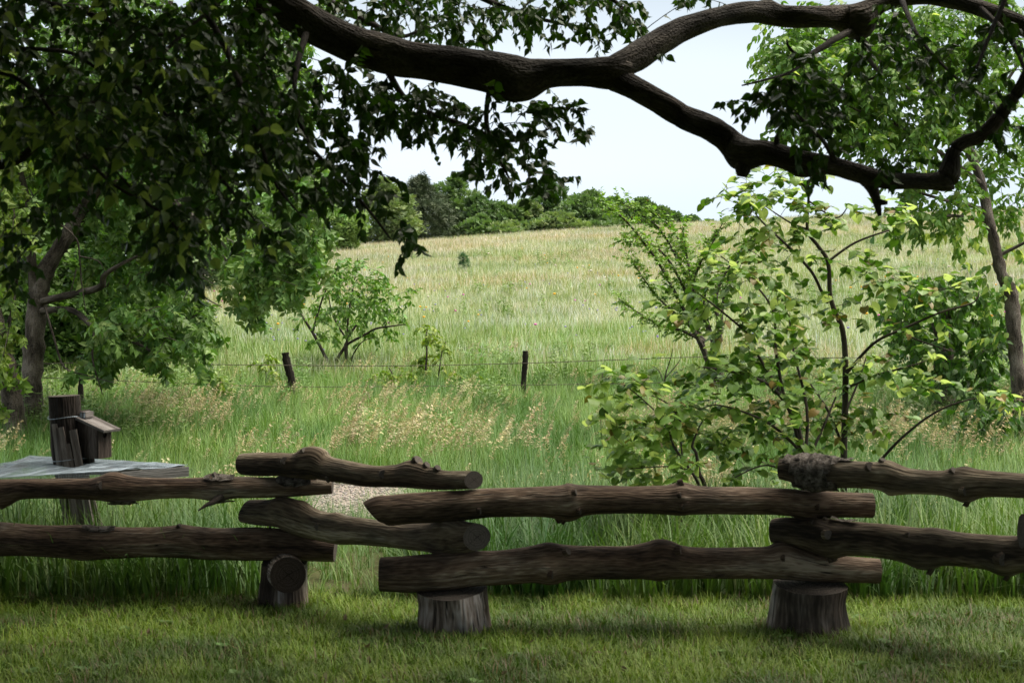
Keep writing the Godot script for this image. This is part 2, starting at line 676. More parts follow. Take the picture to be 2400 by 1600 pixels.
func materials() -> void:
	M.grass = leafy(Color.WHITE, Color(0.45, 0.55, 0.2), 0.6, true)
	M.straw = leafy(Color.WHITE, Color(0.35, 0.35, 0.25), 0.8, true)
	M.petal = leafy(Color.WHITE, Color(0.3, 0.3, 0.3), 0.8, true)
	# weathered log wood: u runs along the log in metres, v once around
	M.log = woody([[0.0, Color(0.022, 0.015, 0.011)], [0.3, Color(0.07, 0.049, 0.035)], [0.6, Color(0.135, 0.1, 0.074)], [0.85, Color(0.21, 0.17, 0.135)], [1.0, Color(0.34, 0.3, 0.25)]], Vector3(0.28, 1, 1), 1.0, 8.0, 6.5, 3, 1.0)
	M.log_grey = woody([[0.0, Color(0.024, 0.018, 0.013)], [0.3, Color(0.078, 0.06, 0.043)], [0.6, Color(0.14, 0.115, 0.084)], [0.85, Color(0.22, 0.19, 0.145)], [1.0, Color(0.36, 0.325, 0.265)]], Vector3(0.28, 1, 1), 1.0, 7.0, 6.0, 17, 1.0)
	M.log.albedo_color = Color(0.87, 0.845, 0.81)
	M.log_grey.albedo_color = Color(0.87, 0.85, 0.815)
	M.stump = woody([[0.0, Color(0.025, 0.019, 0.015)], [0.4, Color(0.07, 0.054, 0.043)], [0.65, Color(0.15, 0.12, 0.1)], [1.0, Color(0.33, 0.3, 0.28)]], Vector3(0.7, 1, 1), 1.2, 12.0, 1.6, 23, 1.0)
	M.rough_bark = woody([[0.0, Color(0.03, 0.025, 0.02)], [0.5, Color(0.17, 0.145, 0.12)], [1.0, Color(0.4, 0.36, 0.32)]], Vector3(1.5, 1, 1), 4.0, 6.0, 12.0, 29, 1.0)
	M.bark = woody([[0.0, Color(0.035, 0.029, 0.023)], [0.5, Color(0.11, 0.092, 0.075)], [1.0, Color(0.23, 0.2, 0.17)]], Vector3(0.5, 1, 1), 3.0, 8.0, 14.0, 31, 0.9)
	M.limb_bark = woody([[0.0, Color(0.035, 0.03, 0.025)], [0.5, Color(0.07, 0.061, 0.052)], [1.0, Color(0.16, 0.142, 0.124)]], Vector3(0.5, 1, 1), 2.2, 7.0, 16.0, 37, 0.8)
	M.twig = woody([[0.0, Color(0.03, 0.024, 0.02)], [1.0, Color(0.1, 0.08, 0.068)]], Vector3(1, 1, 1), 0.2, 3.0, 10.0, 41, 0.0)
	M.old_post = woody([[0.0, Color(0.014, 0.011, 0.009)], [0.45, Color(0.05, 0.04, 0.033)], [0.7, Color(0.09, 0.074, 0.062)], [1.0, Color(0.18, 0.16, 0.14)]], Vector3(0.6, 1, 1), 2.0, 10.0, 2.0, 43, 1.0)
	M.board = woody([[0.0, Color(0.06, 0.05, 0.042)], [0.5, Color(0.15, 0.127, 0.11)], [1.0, Color(0.28, 0.255, 0.23)]], Vector3(0.8, 3, 1), 0.4, 9.0, 2.0, 47, 0.7)
	M.grey_board = woody([[0.0, Color(0.08, 0.077, 0.074)], [0.5, Color(0.17, 0.165, 0.16)], [1.0, Color(0.31, 0.305, 0.3)]], Vector3(0.8, 3, 1), 0.4, 9.0, 2.0, 53, 0.7)
	M.roof_board = woody([[0.0, Color(0.05, 0.042, 0.038)], [0.5, Color(0.13, 0.115, 0.105)], [1.0, Color(0.27, 0.25, 0.235)]], Vector3(0.8, 3, 1), 0.5, 9.0, 2.0, 73, 0.9)
	var wire := StandardMaterial3D.new()
	wire.albedo_color = lin(Color(0.33, 0.39, 0.44))
	wire.metallic = 0.55
	wire.roughness = 0.45
	M.galvanised = wire
	var rust := StandardMaterial3D.new()
	rust.albedo_color = lin(Color(0.06, 0.045, 0.035))
	rust.roughness = 0.85
	M.rusty = rust
	var hole := StandardMaterial3D.new()
	hole.albedo_color = lin(Color(0.012, 0.01, 0.009))
	hole.roughness = 1.0
	M.dark = hole
	# sawn end: rings and a few radial checks
	var im := Image.create(256, 256, false, Image.FORMAT_RGB8)
	for y in 256:
		for x in 256:
			var p := Vector2(x - 128, y - 128) / 128.0
			var a := p.angle()
			var r := p.length() + 0.05 * N2.get_noise_2d(x * 0.6, y * 0.6)
			var k := 0.5 + 0.5 * sin(r * 62.0 + 3.0 * N2.get_noise_1d(r * 300.0))
			var b := 0.055 + 0.05 * k + 0.05 * N2.get_noise_2d(x * 2.5, y * 2.5)
			for q in [0.7, 2.2, 3.9, 5.2]:
				var off := absf(wrapf(a - q + 0.15 * N2.get_noise_1d(r * 200.0 + q * 50.0), -PI, PI)) * r
				if off < 0.012 * (1.2 - r) + 0.004:
					b *= 0.3
			im.set_pixel(x, y, lin(Color(b * 1.08, b * 0.93, b * 0.8)))
	var end := StandardMaterial3D.new()
	end.albedo_texture = ImageTexture.create_from_image(im)
	end.roughness = 0.95
	end.metallic_specular = 0.2
	M.cut_end = end
	M.old_cut = end.duplicate()   # an older, darker sawn face
	M.old_cut.albedo_color = Color(0.72, 0.68, 0.66)
	var soil := StandardMaterial3D.new()
	soil.albedo_texture = noise_tex(0.03, 5, ramp([[0.0, Color(0.03, 0.04, 0.015)], [0.5, Color(0.06, 0.065, 0.028)], [1.0, Color(0.11, 0.095, 0.05)]]), 512, 61)
	soil.uv1_triplanar = true
	soil.uv1_world_triplanar = true
	soil.uv1_scale = Vector3.ONE * 1.3
	soil.roughness = 1.0
	soil.metallic_specular = 0.1
	soil.vertex_color_use_as_albedo = true
	M.soil = soil
	var gravel := StandardMaterial3D.new()
	gravel.albedo_texture = noise_tex(0.06, 4, ramp([[0.0, Color(0.13, 0.105, 0.085)], [0.5, Color(0.24, 0.2, 0.17)], [1.0, Color(0.36, 0.31, 0.27)]]), 512, 67, FastNoiseLite.TYPE_CELLULAR)
	gravel.uv1_triplanar = true
	gravel.uv1_world_triplanar = true
	gravel.uv1_scale = Vector3.ONE * 1.7
	gravel.roughness = 1.0
	M.gravel = gravel
	var pebble := StandardMaterial3D.new()
	pebble.vertex_color_use_as_albedo = true
	pebble.roughness = 0.95
	M.pebble = pebble


# ---- the ground and what grows on it --------------------------------------------------------------------------------------
func sheet(x0: float, x1: float, z0: float, z1: float, nx: int, nz: int, lift: float, power := 1.0, tint := false) -> MB:
	var m := MB.new()
	m.tinted = tint
	for i in nz + 1:
		var z := lerpf(z0, z1, pow(float(i) / nz, power))
		for j in nx + 1:
			var x := lerpf(x0, x1, float(j) / nx)
			var e := 0.3
			var nn := Vector3(ground(x - e, z) - ground(x + e, z), 2 * e, ground(x, z - e) - ground(x, z + e)).normalized()
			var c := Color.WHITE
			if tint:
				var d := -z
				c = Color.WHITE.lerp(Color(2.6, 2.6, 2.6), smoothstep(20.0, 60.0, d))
			m.add(Vector3(x, ground(x, z) + lift, z), nn, Vector2(x, z), c)
	for i in nz:
		for j in nx:
			var a := i * (nx + 1) + j
			m.tri(a, a + nx + 1, a + nx + 2)
			m.tri(a, a + nx + 2, a + 1)
	return m


func land() -> void:
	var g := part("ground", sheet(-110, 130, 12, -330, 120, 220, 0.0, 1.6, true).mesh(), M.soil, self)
	g.set_meta("kind", "structure")
	tag(g, "lawn and field soil rising to the hill crest", "ground")
	var p := part("gravel_path", sheet(-14, 14, -12.7, -15.0, 90, 12, 0.015).mesh(), M.gravel, self)
	p.set_meta("kind", "structure")
	tag(p, "pale pinkish gravel path behind the log fence", "path")
	# loose stones on the path
	var s := SphereMesh.new()
	s.radius = 0.5
	s.height = 0.8
	s.radial_segments = 6
	s.rings = 3
	var w: Array[Transform3D] = []
	var t := PackedColorArray()
	for k in 5000:
		var x := rf(-4.5, 4.5) if k % 2 else rf(-2.4, -0.6)
		var z := -rf(12.6, 15.1)
		var b := Basis(rv().normalized(), rf(0, TAU)).scaled(Vector3(rf(0.8, 1.4), rf(0.5, 1), rf(0.8, 1.3)) * rf(0.008, 0.03))
		w.append(Transform3D(b, Vector3(x, ground(x, z) + 0.02, z)))
		var v := rf(0.14, 0.38)
		t.append(Color(v, v * rf(0.85, 0.95), v * rf(0.75, 0.88)))
	many("stones", s, M.pebble, mass("loose_gravel"), w, t)


func spread(n: int, d0: float, d1: float, half: float, margin: float, meshes: Array, mat: Material, called: String, paint: Callable, keep: Callable, size0 := 0.8, size1 := 1.25, spin := TAU) -> void:
	# plants spread evenly over the wedge of ground between two distances
	var where := []
	var tint := []
	for k in meshes.size():
		var e: Array[Transform3D] = []
		where.append(e)
		tint.append(PackedColorArray())
	var mid := half * (d0 + d1) * 0.5
	var count := int(n * (mid + margin + 1.4) / (mid + margin))   # a little past both edges of the photograph
	margin += 1.4
	for k in count:
		var d := sqrt(lerpf(d0 * d0, d1 * d1, R.randf()))
		var x := rf(-1, 1) * (half * d + margin)
		var ok: float = keep.call(x, d)
		if R.randf() > ok:
			continue
		var y := ground(x, -d)
		var s := rf(size0, size1) * (0.35 + 0.65 * minf(ok, 1.0))
		var b := Basis(Vector3.UP, rf(-0.5, 0.5) * spin).scaled(Vector3(s, s * rf(0.85, 1.15), s))
		var i := R.randi() % meshes.size()
		where[i].append(Transform3D(b, Vector3(x, y - 0.01, -d)))
		tint[i].append(paint.call(x, d))
	for i in meshes.size():
		if where[i].size():
			many("tufts", meshes[i], mat, mass(called), where[i], tint[i])


func mixc(a: Color, b: Color, k: float) -> Color:
	return a.lerp(b, clampf(k, 0.0, 1.0))


func jit(c: Color, a := 0.18) -> Color:
	var k := rf(1.0 - a, 1.0 + a)
	return Color(c.r * k * rf(0.93, 1.08), c.g * k, c.b * k * rf(0.9, 1.1))


func lawn() -> void:
	var kinds := []
	for k in 5:
		kinds.append(tuft_mesh(12, 0.055, 0.03, 0.095, 0.004, 0.0075, 3, 0.02, 0.085, 0.4))
	var green := func(x, d):
		var q := N1.get_noise_2d(x * 60.0, d * 60.0)
		var c := mixc(Color(0.068, 0.128, 0.018), Color(0.17, 0.255, 0.031), 0.5 + q * 1.4)
		if R.randf() < 0.05 + 0.3 * maxf(0.0, -q):
			c = Color(0.16, 0.12, 0.07)
		return jit(c, 0.25)
	spread(17000, 5.2, 7.75, 0.37, 0.4, kinds, M.grass, "lawn_grass", green, func(_x, _d): return 1.0, 0.7, 1.2)
	spread(9000, 0.5, 5.2, 0.5, 2.0, kinds, M.grass, "lawn_grass", green, func(_x, _d): return 1.0, 0.8, 1.2)


func lawn_litter() -> void:
	var w := [[0.0, 0.0], [0.25, 0.3], [0.6, 0.24], [1.0, 0.0]]
	var clover := MB.new()
	clover.flat = true
	var one := leaf_mb([[0.0, 0.06], [0.4, 0.4], [0.8, 0.34], [1.0, 0.0]], 0.2, 0.2, 0.0)
	for k in 7:
		var a := TAU * k / 7 + rf(-0.3, 0.3)
		var ax := Vector3(cos(a), rf(0.1, 0.7), sin(a)).normalized()
		var wd := ax.cross(Vector3.UP).normalized()
		clover.put(one, Transform3D(Basis(wd, ax, wd.cross(ax)).scaled(Vector3.ONE * rf(0.7, 1.1)), Vector3(0, 0.5, 0) + ax * 0.2))
	var cm := clover.mesh()
	var xf: Array[Transform3D] = []
	var tint := PackedColorArray()
	for k in 130:
		var d := rf(5.4, 7.5)
		var x := rf(-0.38, 0.38) * d
		if N1.get_noise_2d(x * 50.0 + 300.0, d * 50.0) < -0.02:
			continue
		var s := rf(0.018, 0.034)
		xf.append(Transform3D(Basis(Vector3.UP, rf(0, TAU)).scaled(Vector3(s, s, s)), Vector3(x, 0.012, -d)))
		tint.append(jit(Color(0.1, 0.19, 0.04)))
	many("rosettes", cm, M.grass, mass("lawn_weeds"), xf, tint)
	var lm := leaf_mb(w, 0.4, 0.5, 0.1).mesh()
	var xl: Array[Transform3D] = []
	var tl := PackedColorArray()
	for k in 60:
		var d := rf(5.4, 7.4)
		var s := rf(0.02, 0.04)
		xl.append(Transform3D(Basis(rv().normalized(), rf(0, TAU)).scaled(Vector3.ONE * s), Vector3(rf(-0.38, 0.38) * d, rf(0.01, 0.04), -d)))
		tl.append(jit(Color(0.15, 0.11, 0.06)))
	many("leaves", lm, M.straw, mass("dry_leaf_litter"), xl, tl)


func gap(x: float, d: float) -> float:   # the grass is short where the gravel shows
	var px := 1200.0 + x / d * F
	return smoothstep(700.0, 640.0, px) + smoothstep(930.0, 1040.0, px)


func tall_grass() -> void:
	var kinds := []
	for k in 6:
		kinds.append(tuft_mesh(15, 0.10, 0.26, 0.58, 0.007, 0.013, 5, 0.08, 0.38))
	var thin := []
	for k in 6:
		thin.append(tuft_mesh(22, 0.14, 0.18, 0.5, 0.003, 0.008, 4, 0.06, 0.34, 0.35))
	var deep := func(x, d):
		var q := N1.get_noise_2d(x * 25.0, d * 25.0)
		return jit(mixc(Color(0.06, 0.13, 0.04), Color(0.13, 0.21, 0.06), 0.5 + q * 1.5))
	spread(4600, 7.55, 10.4, 0.37, 0.5, kinds, M.grass, "tall_grass", deep, func(x, d): return clampf(0.2 + gap(x, d), 0.0, 1.0), 0.75, 1.2)
	spread(4200, 10.0, 12.8, 0.37, 0.4, thin, M.grass, "tall_grass", deep, func(x, d): return clampf(0.24 + 0.9 * gap(x, d), 0.0, 1.0), 1.05, 1.6)
	spread(300, 12.8, 15.0, 0.37, 0.4, thin, M.grass, "tall_grass", deep, func(_x, _d): return 0.5, 0.6, 0.9)
	var mid := func(x, d):
		var q := N1.get_noise_2d(x * 18.0, d * 18.0)
		return jit(mixc(Color(0.085, 0.18, 0.045), Color(0.19, 0.3, 0.085), 0.5 + q * 1.6))
	spread(3600, 15.0, 19.0, 0.38, 0.5, thin, M.grass, "tall_grass", mid, func(_x, _d): return 1.0, 0.85, 1.25)
	spread(5000, 18.8, 24.5, 0.38, 0.5, thin, M.grass, "tall_grass", mid, func(_x, _d): return 1.0, 0.6, 0.95)
	# seed heads of the brome grass
	var heads := []
	for k in 6:
		heads.append(seed_stalk(rf(0.5, 0.8), 0.36, 15, 0.046, rf(0.12, 0.34), Color(0.7, 0.8, 0.5)))
	var straw := func(x, d):
		var q := N1.get_noise_2d(x * 30.0, d * 30.0)
		return jit(mixc(Color(0.56, 0.52, 0.33), Color(0.48, 0.41, 0.26), 0.5 + q * 2.0), 0.2)
	spread(3000, 15.2, 20.0, 0.38, 0.4, heads, M.straw, "seeding_brome_grass", straw, func(x, d):
		return clampf(0.6 + 1.2 * N1.get_noise_2d(x * 16.0 + 100.0, d * 10.0) - smoothstep(17.0, 20.0, d) * 0.3, 0.0, 1.0), 0.75, 1.25, 2.6)
	spread(2400, 9.8, 12.9, 0.37, 0.4, heads, M.straw, "seeding_brome_grass", straw, func(x, d):
		return clampf((0.42 + N1.get_noise_2d(x * 20.0, d * 20.0)) * gap(x, d), 0.0, 1.0), 0.8, 1.15, 2.6)
	spread(2600, 19.0, 27.0, 0.38, 0.4, heads, M.straw, "seeding_brome_grass", straw, func(x, d):
		return clampf(0.4 + 1.1 * N1.get_noise_2d(x * 12.0 + 50.0, d * 12.0), 0.0, 1.0), 0.6, 0.95, 2.6)


func meadow() -> void:
	var kinds := []
	for k in 6:
		kinds.append(tuft_mesh(26, 0.3, 0.25, 0.5, 0.008, 0.016, 3, 0.04, 0.2, 0.2))
	var wide := []
	for k in 6:
		wide.append(tuft_mesh(30, 0.55, 0.3, 0.55, 0.014, 0.03, 2, 0.04, 0.2, 0.2))
	var paint := func(x, d):
		var q := N1.get_noise_2d(x * 5.0, d * 3.0)
		var r := N1.get_noise_2d(x * 2.2 + 400.0, d * 2.2)
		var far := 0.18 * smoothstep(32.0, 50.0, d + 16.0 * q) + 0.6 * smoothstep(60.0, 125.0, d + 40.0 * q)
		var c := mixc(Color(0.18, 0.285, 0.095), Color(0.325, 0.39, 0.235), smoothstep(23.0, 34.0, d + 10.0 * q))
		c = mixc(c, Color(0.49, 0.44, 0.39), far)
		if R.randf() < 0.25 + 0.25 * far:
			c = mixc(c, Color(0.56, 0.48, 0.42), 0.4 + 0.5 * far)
		if r < -0.18 and R.randf() < 0.6:
			c = mixc(c, Color(0.16, 0.235, 0.07), 0.7)
		if r > 0.2 and R.randf() < 0.5:
			c = mixc(c, Color(0.36, 0.22, 0.14), 0.5)
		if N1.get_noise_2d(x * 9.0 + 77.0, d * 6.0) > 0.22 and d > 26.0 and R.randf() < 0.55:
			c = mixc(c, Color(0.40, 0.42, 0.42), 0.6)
		if q > 0.2 and R.randf() < 0.4:
			c = mixc(c, Color(0.3, 0.32, 0.3), 0.6)
		return jit(c, 0.16)
	var all := func(_x, _d): return 1.0
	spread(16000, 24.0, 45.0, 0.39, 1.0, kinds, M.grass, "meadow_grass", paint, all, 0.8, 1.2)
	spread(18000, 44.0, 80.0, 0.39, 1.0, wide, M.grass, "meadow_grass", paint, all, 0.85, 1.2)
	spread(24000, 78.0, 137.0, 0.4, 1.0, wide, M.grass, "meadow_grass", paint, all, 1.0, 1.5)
	# thin seed stems that make the hill look pale and hazy
	var stems := []
	for k in 4:
		var m := MB.new()
		m.flat = true
		m.tinted = true
		for j in 16:
			var a := rf(0, TAU)
			var r := 0.5 * sqrt(R.randf())
			blade(m, Vector3(cos(a) * r, 0, sin(a) * r), Vector3(0.9, 0, rf(-0.6, 0.6)).normalized(), rf(0.5, 0.85), rf(0.006, 0.012), 3, rf(0.05, 0.22), Color(1, 1, 1) * rf(0.8, 1.2))
		stems.append(m.mesh())
	var pale := func(x, d):
		var q := N1.get_noise_2d(x * 4.0 + 900.0, d * 4.0)
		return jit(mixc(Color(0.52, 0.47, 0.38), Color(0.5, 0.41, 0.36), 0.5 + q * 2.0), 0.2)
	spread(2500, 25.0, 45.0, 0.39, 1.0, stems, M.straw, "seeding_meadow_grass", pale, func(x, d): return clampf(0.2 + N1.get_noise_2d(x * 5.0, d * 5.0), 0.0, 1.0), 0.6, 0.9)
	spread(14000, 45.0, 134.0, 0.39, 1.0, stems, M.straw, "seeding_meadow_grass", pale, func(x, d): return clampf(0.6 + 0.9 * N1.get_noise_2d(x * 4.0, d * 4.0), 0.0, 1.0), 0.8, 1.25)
	# leafy weeds standing in clumps among the grass
	var forb := MB.new()
	forb.flat = true
	var fl := leaf_mb([[0.0, 0.02], [0.3, 0.17], [0.6, 0.14], [1.0, 0.0]], 0.2, 0.3, 0.0)
	for k in 5:
		var bx := Vector3(rf(-0.12, 0.12), 0, rf(-0.12, 0.12))
		var h := rf(0.35, 0.65)
		forb.tube([bx, bx + Vector3(rf(-0.04, 0.04), h, rf(-0.04, 0.04))], [0.005, 0.002], 3)
		for j in 12:
			var a := j * 2.4
			var ax := Vector3(cos(a), rf(0.2, 0.9), sin(a)).normalized()
			var wd := ax.cross(Vector3.UP).normalized()
			forb.put(fl, Transform3D(Basis(wd, ax, wd.cross(ax)).scaled(Vector3.ONE * rf(0.08, 0.16)), bx + Vector3(0, h * (j + 2.0) / 13.0, 0)))
	var weed := func(_x, _d): return jit(mixc(Color(0.13, 0.25, 0.05), Color(0.26, 0.34, 0.14), R.randf()), 0.2)
	spread(900, 17.0, 30.0, 0.39, 1.0, [forb.mesh()], M.grass, "meadow_weeds", weed, func(x, d): return clampf(0.3 + 2.0 * N1.get_noise_2d(x * 14.0 + 31.0, d * 14.0), 0.0, 1.0), 0.6, 1.15)
	spread(2200, 30.0, 90.0, 0.39, 1.0, [forb.mesh()], M.grass, "meadow_weeds", weed, func(x, d): return clampf(3.0 * N1.get_noise_2d(x * 6.0 + 31.0, d * 5.0), 0.0, 1.0), 0.8, 1.4)
	# flowers
	var head := SphereMesh.new()
	head.radius = 0.5
	head.height = 0.6
	head.radial_segments = 7
	head.rings = 3
	for f in [["white_wildflower", 110, 35.0, 110.0, Color(0.6, 0.55, 0.46), 0.06, 0.13, 0.0], ["yellow_wildflower", 110, 30.0, 90.0, Color(0.75, 0.4, 0.03), 0.05, 0.09, 0.0], ["purple_wildflower", 700, 26.0, 60.0, Color(0.28, 0.24, 0.5), 0.03, 0.06, 0.1], ["magenta_wildflower", 30, 30.0, 50.0, Color(0.6, 0.12, 0.42), 0.05, 0.08, 0.0]]:
		var w: Array[Transform3D] = []
		var t := PackedColorArray()
		for k in f[1]:
			var d := rf(f[2], f[3])
			var x := rf(-0.3, 0.39) * d
			if f[7] > 0.0 and N1.get_noise_2d(x * 8.0, d * 8.0) < f[7]:
				continue
			var s := rf(f[5], f[6])
			w.append(Transform3D(Basis().scaled(Vector3(s, s, s)), Vector3(x, ground(x, -d) + rf(0.35, 0.6), -d)))
			t.append(jit(f[4], 0.1))
		many("flower_heads", head, M.petal, mass(f[0]), w, t)


# ---- distant trees --------------------------------------------------------------------------------------------------------
func lobed_tree(called: String, label: String, group: String, base: Vector3, height: float, width: float, lobes: int, per: int, leaf: float, cols: Array, kinds: Array, low := 0.1, cone := false, trunk := 0.05) -> void:
	var t := thing(called, label, "tree" if height > 2.6 else "bush", base, group)
	var wood := MB.new()
	var where := []
	var tint := []
	for k in kinds.size():
		var e: Array[Transform3D] = []
		where.append(e)
		tint.append(PackedColorArray())
	wood.tube([Vector3(0, -0.4, 0), Vector3(0.02, height * 0.3, 0), Vector3(-0.03, height * 0.62, 0.02), Vector3(0.0, height * 0.9, 0)], [height * trunk, height * trunk * 0.75, height * trunk * 0.4, 0.01], 7)
	for k in lobes:
		var f := (k + 0.5) / lobes
		var y := height * lerpf(low + 0.12, 0.88, f if cone else pow(f, 0.8))
		var reach := (1.0 - f * 0.97) if cone else sin(PI * clampf(0.2 + 0.72 * f, 0.0, 1.0))
		var a := k * 2.4 + rf(-0.5, 0.5)
		var rr := width * 0.5 * reach
		var c := Vector3(cos(a), 0, sin(a)) * rr * (0.55 if not cone else 0.45) * rf(0.5, 1.1) + Vector3(0, y, 0)
		var s := Vector3(rr * 0.62, height * rf(0.11, 0.17), rr * 0.62) if not cone else Vector3(rr * 0.7, height * 0.09, rr * 0.7)
		wood.tube([Vector3(0, y * 0.72, 0), c * 0.5 + Vector3(0, y * 0.42, 0), c], [height * 0.014, height * 0.01, height * 0.004], 4)
		var b := rf(0.9, 1.12)
		for j in per:
			var dir := rv().normalized()
			if dir.y < 0.0 and R.randf() < 0.5:
				dir.y = -dir.y
			var r := pow(R.randf(), 0.35) * (1.0 + 0.35 * N1.get_noise_3d(dir.x * 90.0 + k * 70.0, dir.y * 90.0, dir.z * 90.0))
			var p := c + dir * s * r
			var ax := (dir * 0.8 + rv() * 0.7 + Vector3.UP * (0.25 if not cone else 0.1)).normalized()
			var nn := (Vector3.UP + rv() * 0.8).normalized()
			var w := ax.cross(nn).normalized()
			var z := leaf * rf(0.7, 1.3)
			var i := R.randi() % kinds.size()
			where[i].append(Transform3D(Basis(w * z, ax * z, w.cross(ax) * z), p))
			var col: Color = cols[R.randi() % cols.size()]
			tint[i].append(jit(Color(col.r * b, col.g * b, col.b * b), 0.15))
	part("trunk", wood.mesh(), M.bark, t)
	for i in kinds.size():
		if where[i].size():
			many("crown", kinds[i], M.grass if not cone else M.needle, t, where[i], tint[i])


func far_trees() -> void:
	M.needle = leafy(Color.WHITE, Color(0.1, 0.12, 0.05), 0.7, true)
	var one := leaf_mb([[0.0, 0.0], [0.3, 0.3], [0.6, 0.26], [1.0, 0.0]], 0.2, 0.15, 0.0)
	M.clump = [sprig_mb(one, 7, 0.9, 0.5, 0.15, 1).mesh(), sprig_mb(one, 6, 0.8, 0.55, 0.3, 2).mesh()]
	var needle := leaf_mb([[0.0, 0.03], [0.5, 0.09], [1.0, 0.0]], 0.1, 0.1, 0.0)
	M.spray = [sprig_mb(needle, 9, 1.0, 0.6, 0.1, 3).mesh()]
	M.green = [Color(0.13, 0.205, 0.075), Color(0.15, 0.23, 0.08), Color(0.115, 0.18, 0.07)]
	var light := [Color(0.2, 0.27, 0.11), Color(0.22, 0.28, 0.115), Color(0.18, 0.25, 0.1)]
	var dark := [Color(0.09, 0.155, 0.06), Color(0.105, 0.17, 0.068)]
	var cedar := [Color(0.06, 0.085, 0.04), Color(0.072, 0.095, 0.045), Color(0.055, 0.08, 0.04)]
	var grp := "trees along the top of the field"
	# [px, top y, base y, width px, distance, lobes, colours, name, label]
	for q in [
		[985, 425, 590, 330, 136, 16, cedar, "cedar_tree", "dark conical cedar at the left end of the trees on the crest"],
		[1062, 428, 570, 120, 141, 9, M.green, "deciduous_tree", "tall mid green tree just right of the dark cedar"],
		[1120, 470, 565, 110, 138, 8, dark, "deciduous_tree", "darker green tree with ragged top, second right of the dark cedar"],
		[1185, 485, 565, 90, 140, 7, M.green, "deciduous_tree", "low rounded tree under the hanging leaves, mid treeline"],
		[1235, 482, 560, 80, 142, 7, light, "deciduous_tree", "pale yellowish tree behind the mid treeline bushes"],
		[1285, 432, 560, 100, 146, 8, dark, "deciduous_tree", "tallest thin-topped grey green tree above the mid treeline"],
		[1375, 462, 560, 150, 140, 11, M.green, "deciduous_tree", "broad domed green tree at the middle of the treeline"],
		[1440, 475, 555, 100, 143, 8, dark, "deciduous_tree", "dark green tree just right of the broad dome"],
		[1500, 478, 552, 120, 141, 9, M.green, "deciduous_tree", "rounded green tree behind the left shoots of the berry shrub"],
		[1560, 503, 550, 90, 142, 7, dark, "deciduous_tree", "small dark tree on the skyline behind the berry shrub"],
		[1612, 516, 548, 80, 144, 6, dark, "deciduous_tree", "low dark tree peeping over the crest behind the berry shrub"],
		[1668, 526, 545, 60, 146, 5, M.green, "deciduous_tree", "last low tree on the crest before the open skyline"],
		[1190, 528, 568, 110, 134, 6, light, "bush", "pale rounded bush at the foot of the treeline right of the cedar"],
		[1310, 508, 562, 120, 135, 7, light, "bush", "yellow green bush below the broad domed tree"],
		[905, 440, 590, 130, 126, 9, light, "deciduous_tree", "light green tree left of the dark cedar"],
		[1120, 515, 568, 100, 134, 6, M.green, "bush", "mid green bush at the foot of the treeline beside the cedar"],
		[1430, 520, 556, 120, 137, 7, M.green, "bush", "long low green bush at the foot of the treeline right of the dome"],
		[1250, 525, 566, 90, 136, 6, dark, "bush", "dark low bush between the two pale treeline bushes"],
	]:
		var d: float = q[4]
		var top := P(q[0], q[1], d)
		var gy := minf(ground(top.x, -d), P(q[0], q[2], d).y)
		var h := top.y - gy
		lobed_tree(q[7], q[8], grp, Vector3(top.x, gy, -d), h * 1.12, q[3] * 1.3 * d / F, q[5] + 3, 260, 0.44 if q[6] != cedar else 0.5, q[6], M.clump if q[6] != cedar else M.spray, -0.12, q[6] == cedar)


func woodland_edge() -> void:
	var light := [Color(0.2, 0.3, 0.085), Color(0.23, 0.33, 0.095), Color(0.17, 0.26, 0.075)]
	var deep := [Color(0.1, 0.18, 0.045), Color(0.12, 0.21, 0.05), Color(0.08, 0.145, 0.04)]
	# along the left side of the field, near to far
	for q in [
		[800, 470, 592, 130, 105, 8, light, "light green bushy tree at the far left corner of the field"],
		[720, 395, 600, 150, 84, 9, light, "bright green tree at the left edge of the field behind the hanging leaves"],
		[640, 330, 612, 190, 68, 10, light, "tall yellow green tree whose top shows through the canopy gap"],
		[560, 470, 622, 150, 60, 8, M.green, "mid green tree at the left field edge above the bare twigs"],
		[460, 300, 640, 230, 50, 11, M.green, "tall green tree behind the left edge of the field"],
		[330, 260, 700, 260, 42, 11, M.green, "tall leafy tree behind the forked trunk"],
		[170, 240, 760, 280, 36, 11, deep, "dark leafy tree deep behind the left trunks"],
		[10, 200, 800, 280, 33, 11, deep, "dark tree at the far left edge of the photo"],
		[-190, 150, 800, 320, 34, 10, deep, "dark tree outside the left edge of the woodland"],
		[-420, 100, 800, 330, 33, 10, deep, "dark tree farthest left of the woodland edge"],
	]:
		var d: float = q[4]
		var top := P(q[0], q[1], d)
		var gy := ground(top.x, -d)
		lobed_tree("woodland_tree", q[7], "trees along the left side of the field", Vector3(top.x, gy, -d), top.y - gy, q[3] * d / F, q[5], 420, 0.3, q[6], M.clump, 0.0)
	for q in [
		[440, 690, 830, 130, 27, 5, M.green, "low green bush at the left field edge under the drooping branch"],
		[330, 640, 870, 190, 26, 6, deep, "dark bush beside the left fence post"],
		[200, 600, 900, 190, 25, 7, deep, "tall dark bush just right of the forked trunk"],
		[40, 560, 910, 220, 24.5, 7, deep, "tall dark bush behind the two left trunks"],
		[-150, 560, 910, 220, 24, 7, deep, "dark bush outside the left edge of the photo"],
	]:
		var d: float = q[4]
		var top := P(q[0], q[1], d)
		var gy := ground(top.x, -d)
		lobed_tree("woodland_bush", q[7], "bushes under the left trees", Vector3(top.x, gy, -d), top.y - gy, q[3] * d / F, q[5], 420, 0.2, q[6], M.clump, -0.1, false, 0.03)


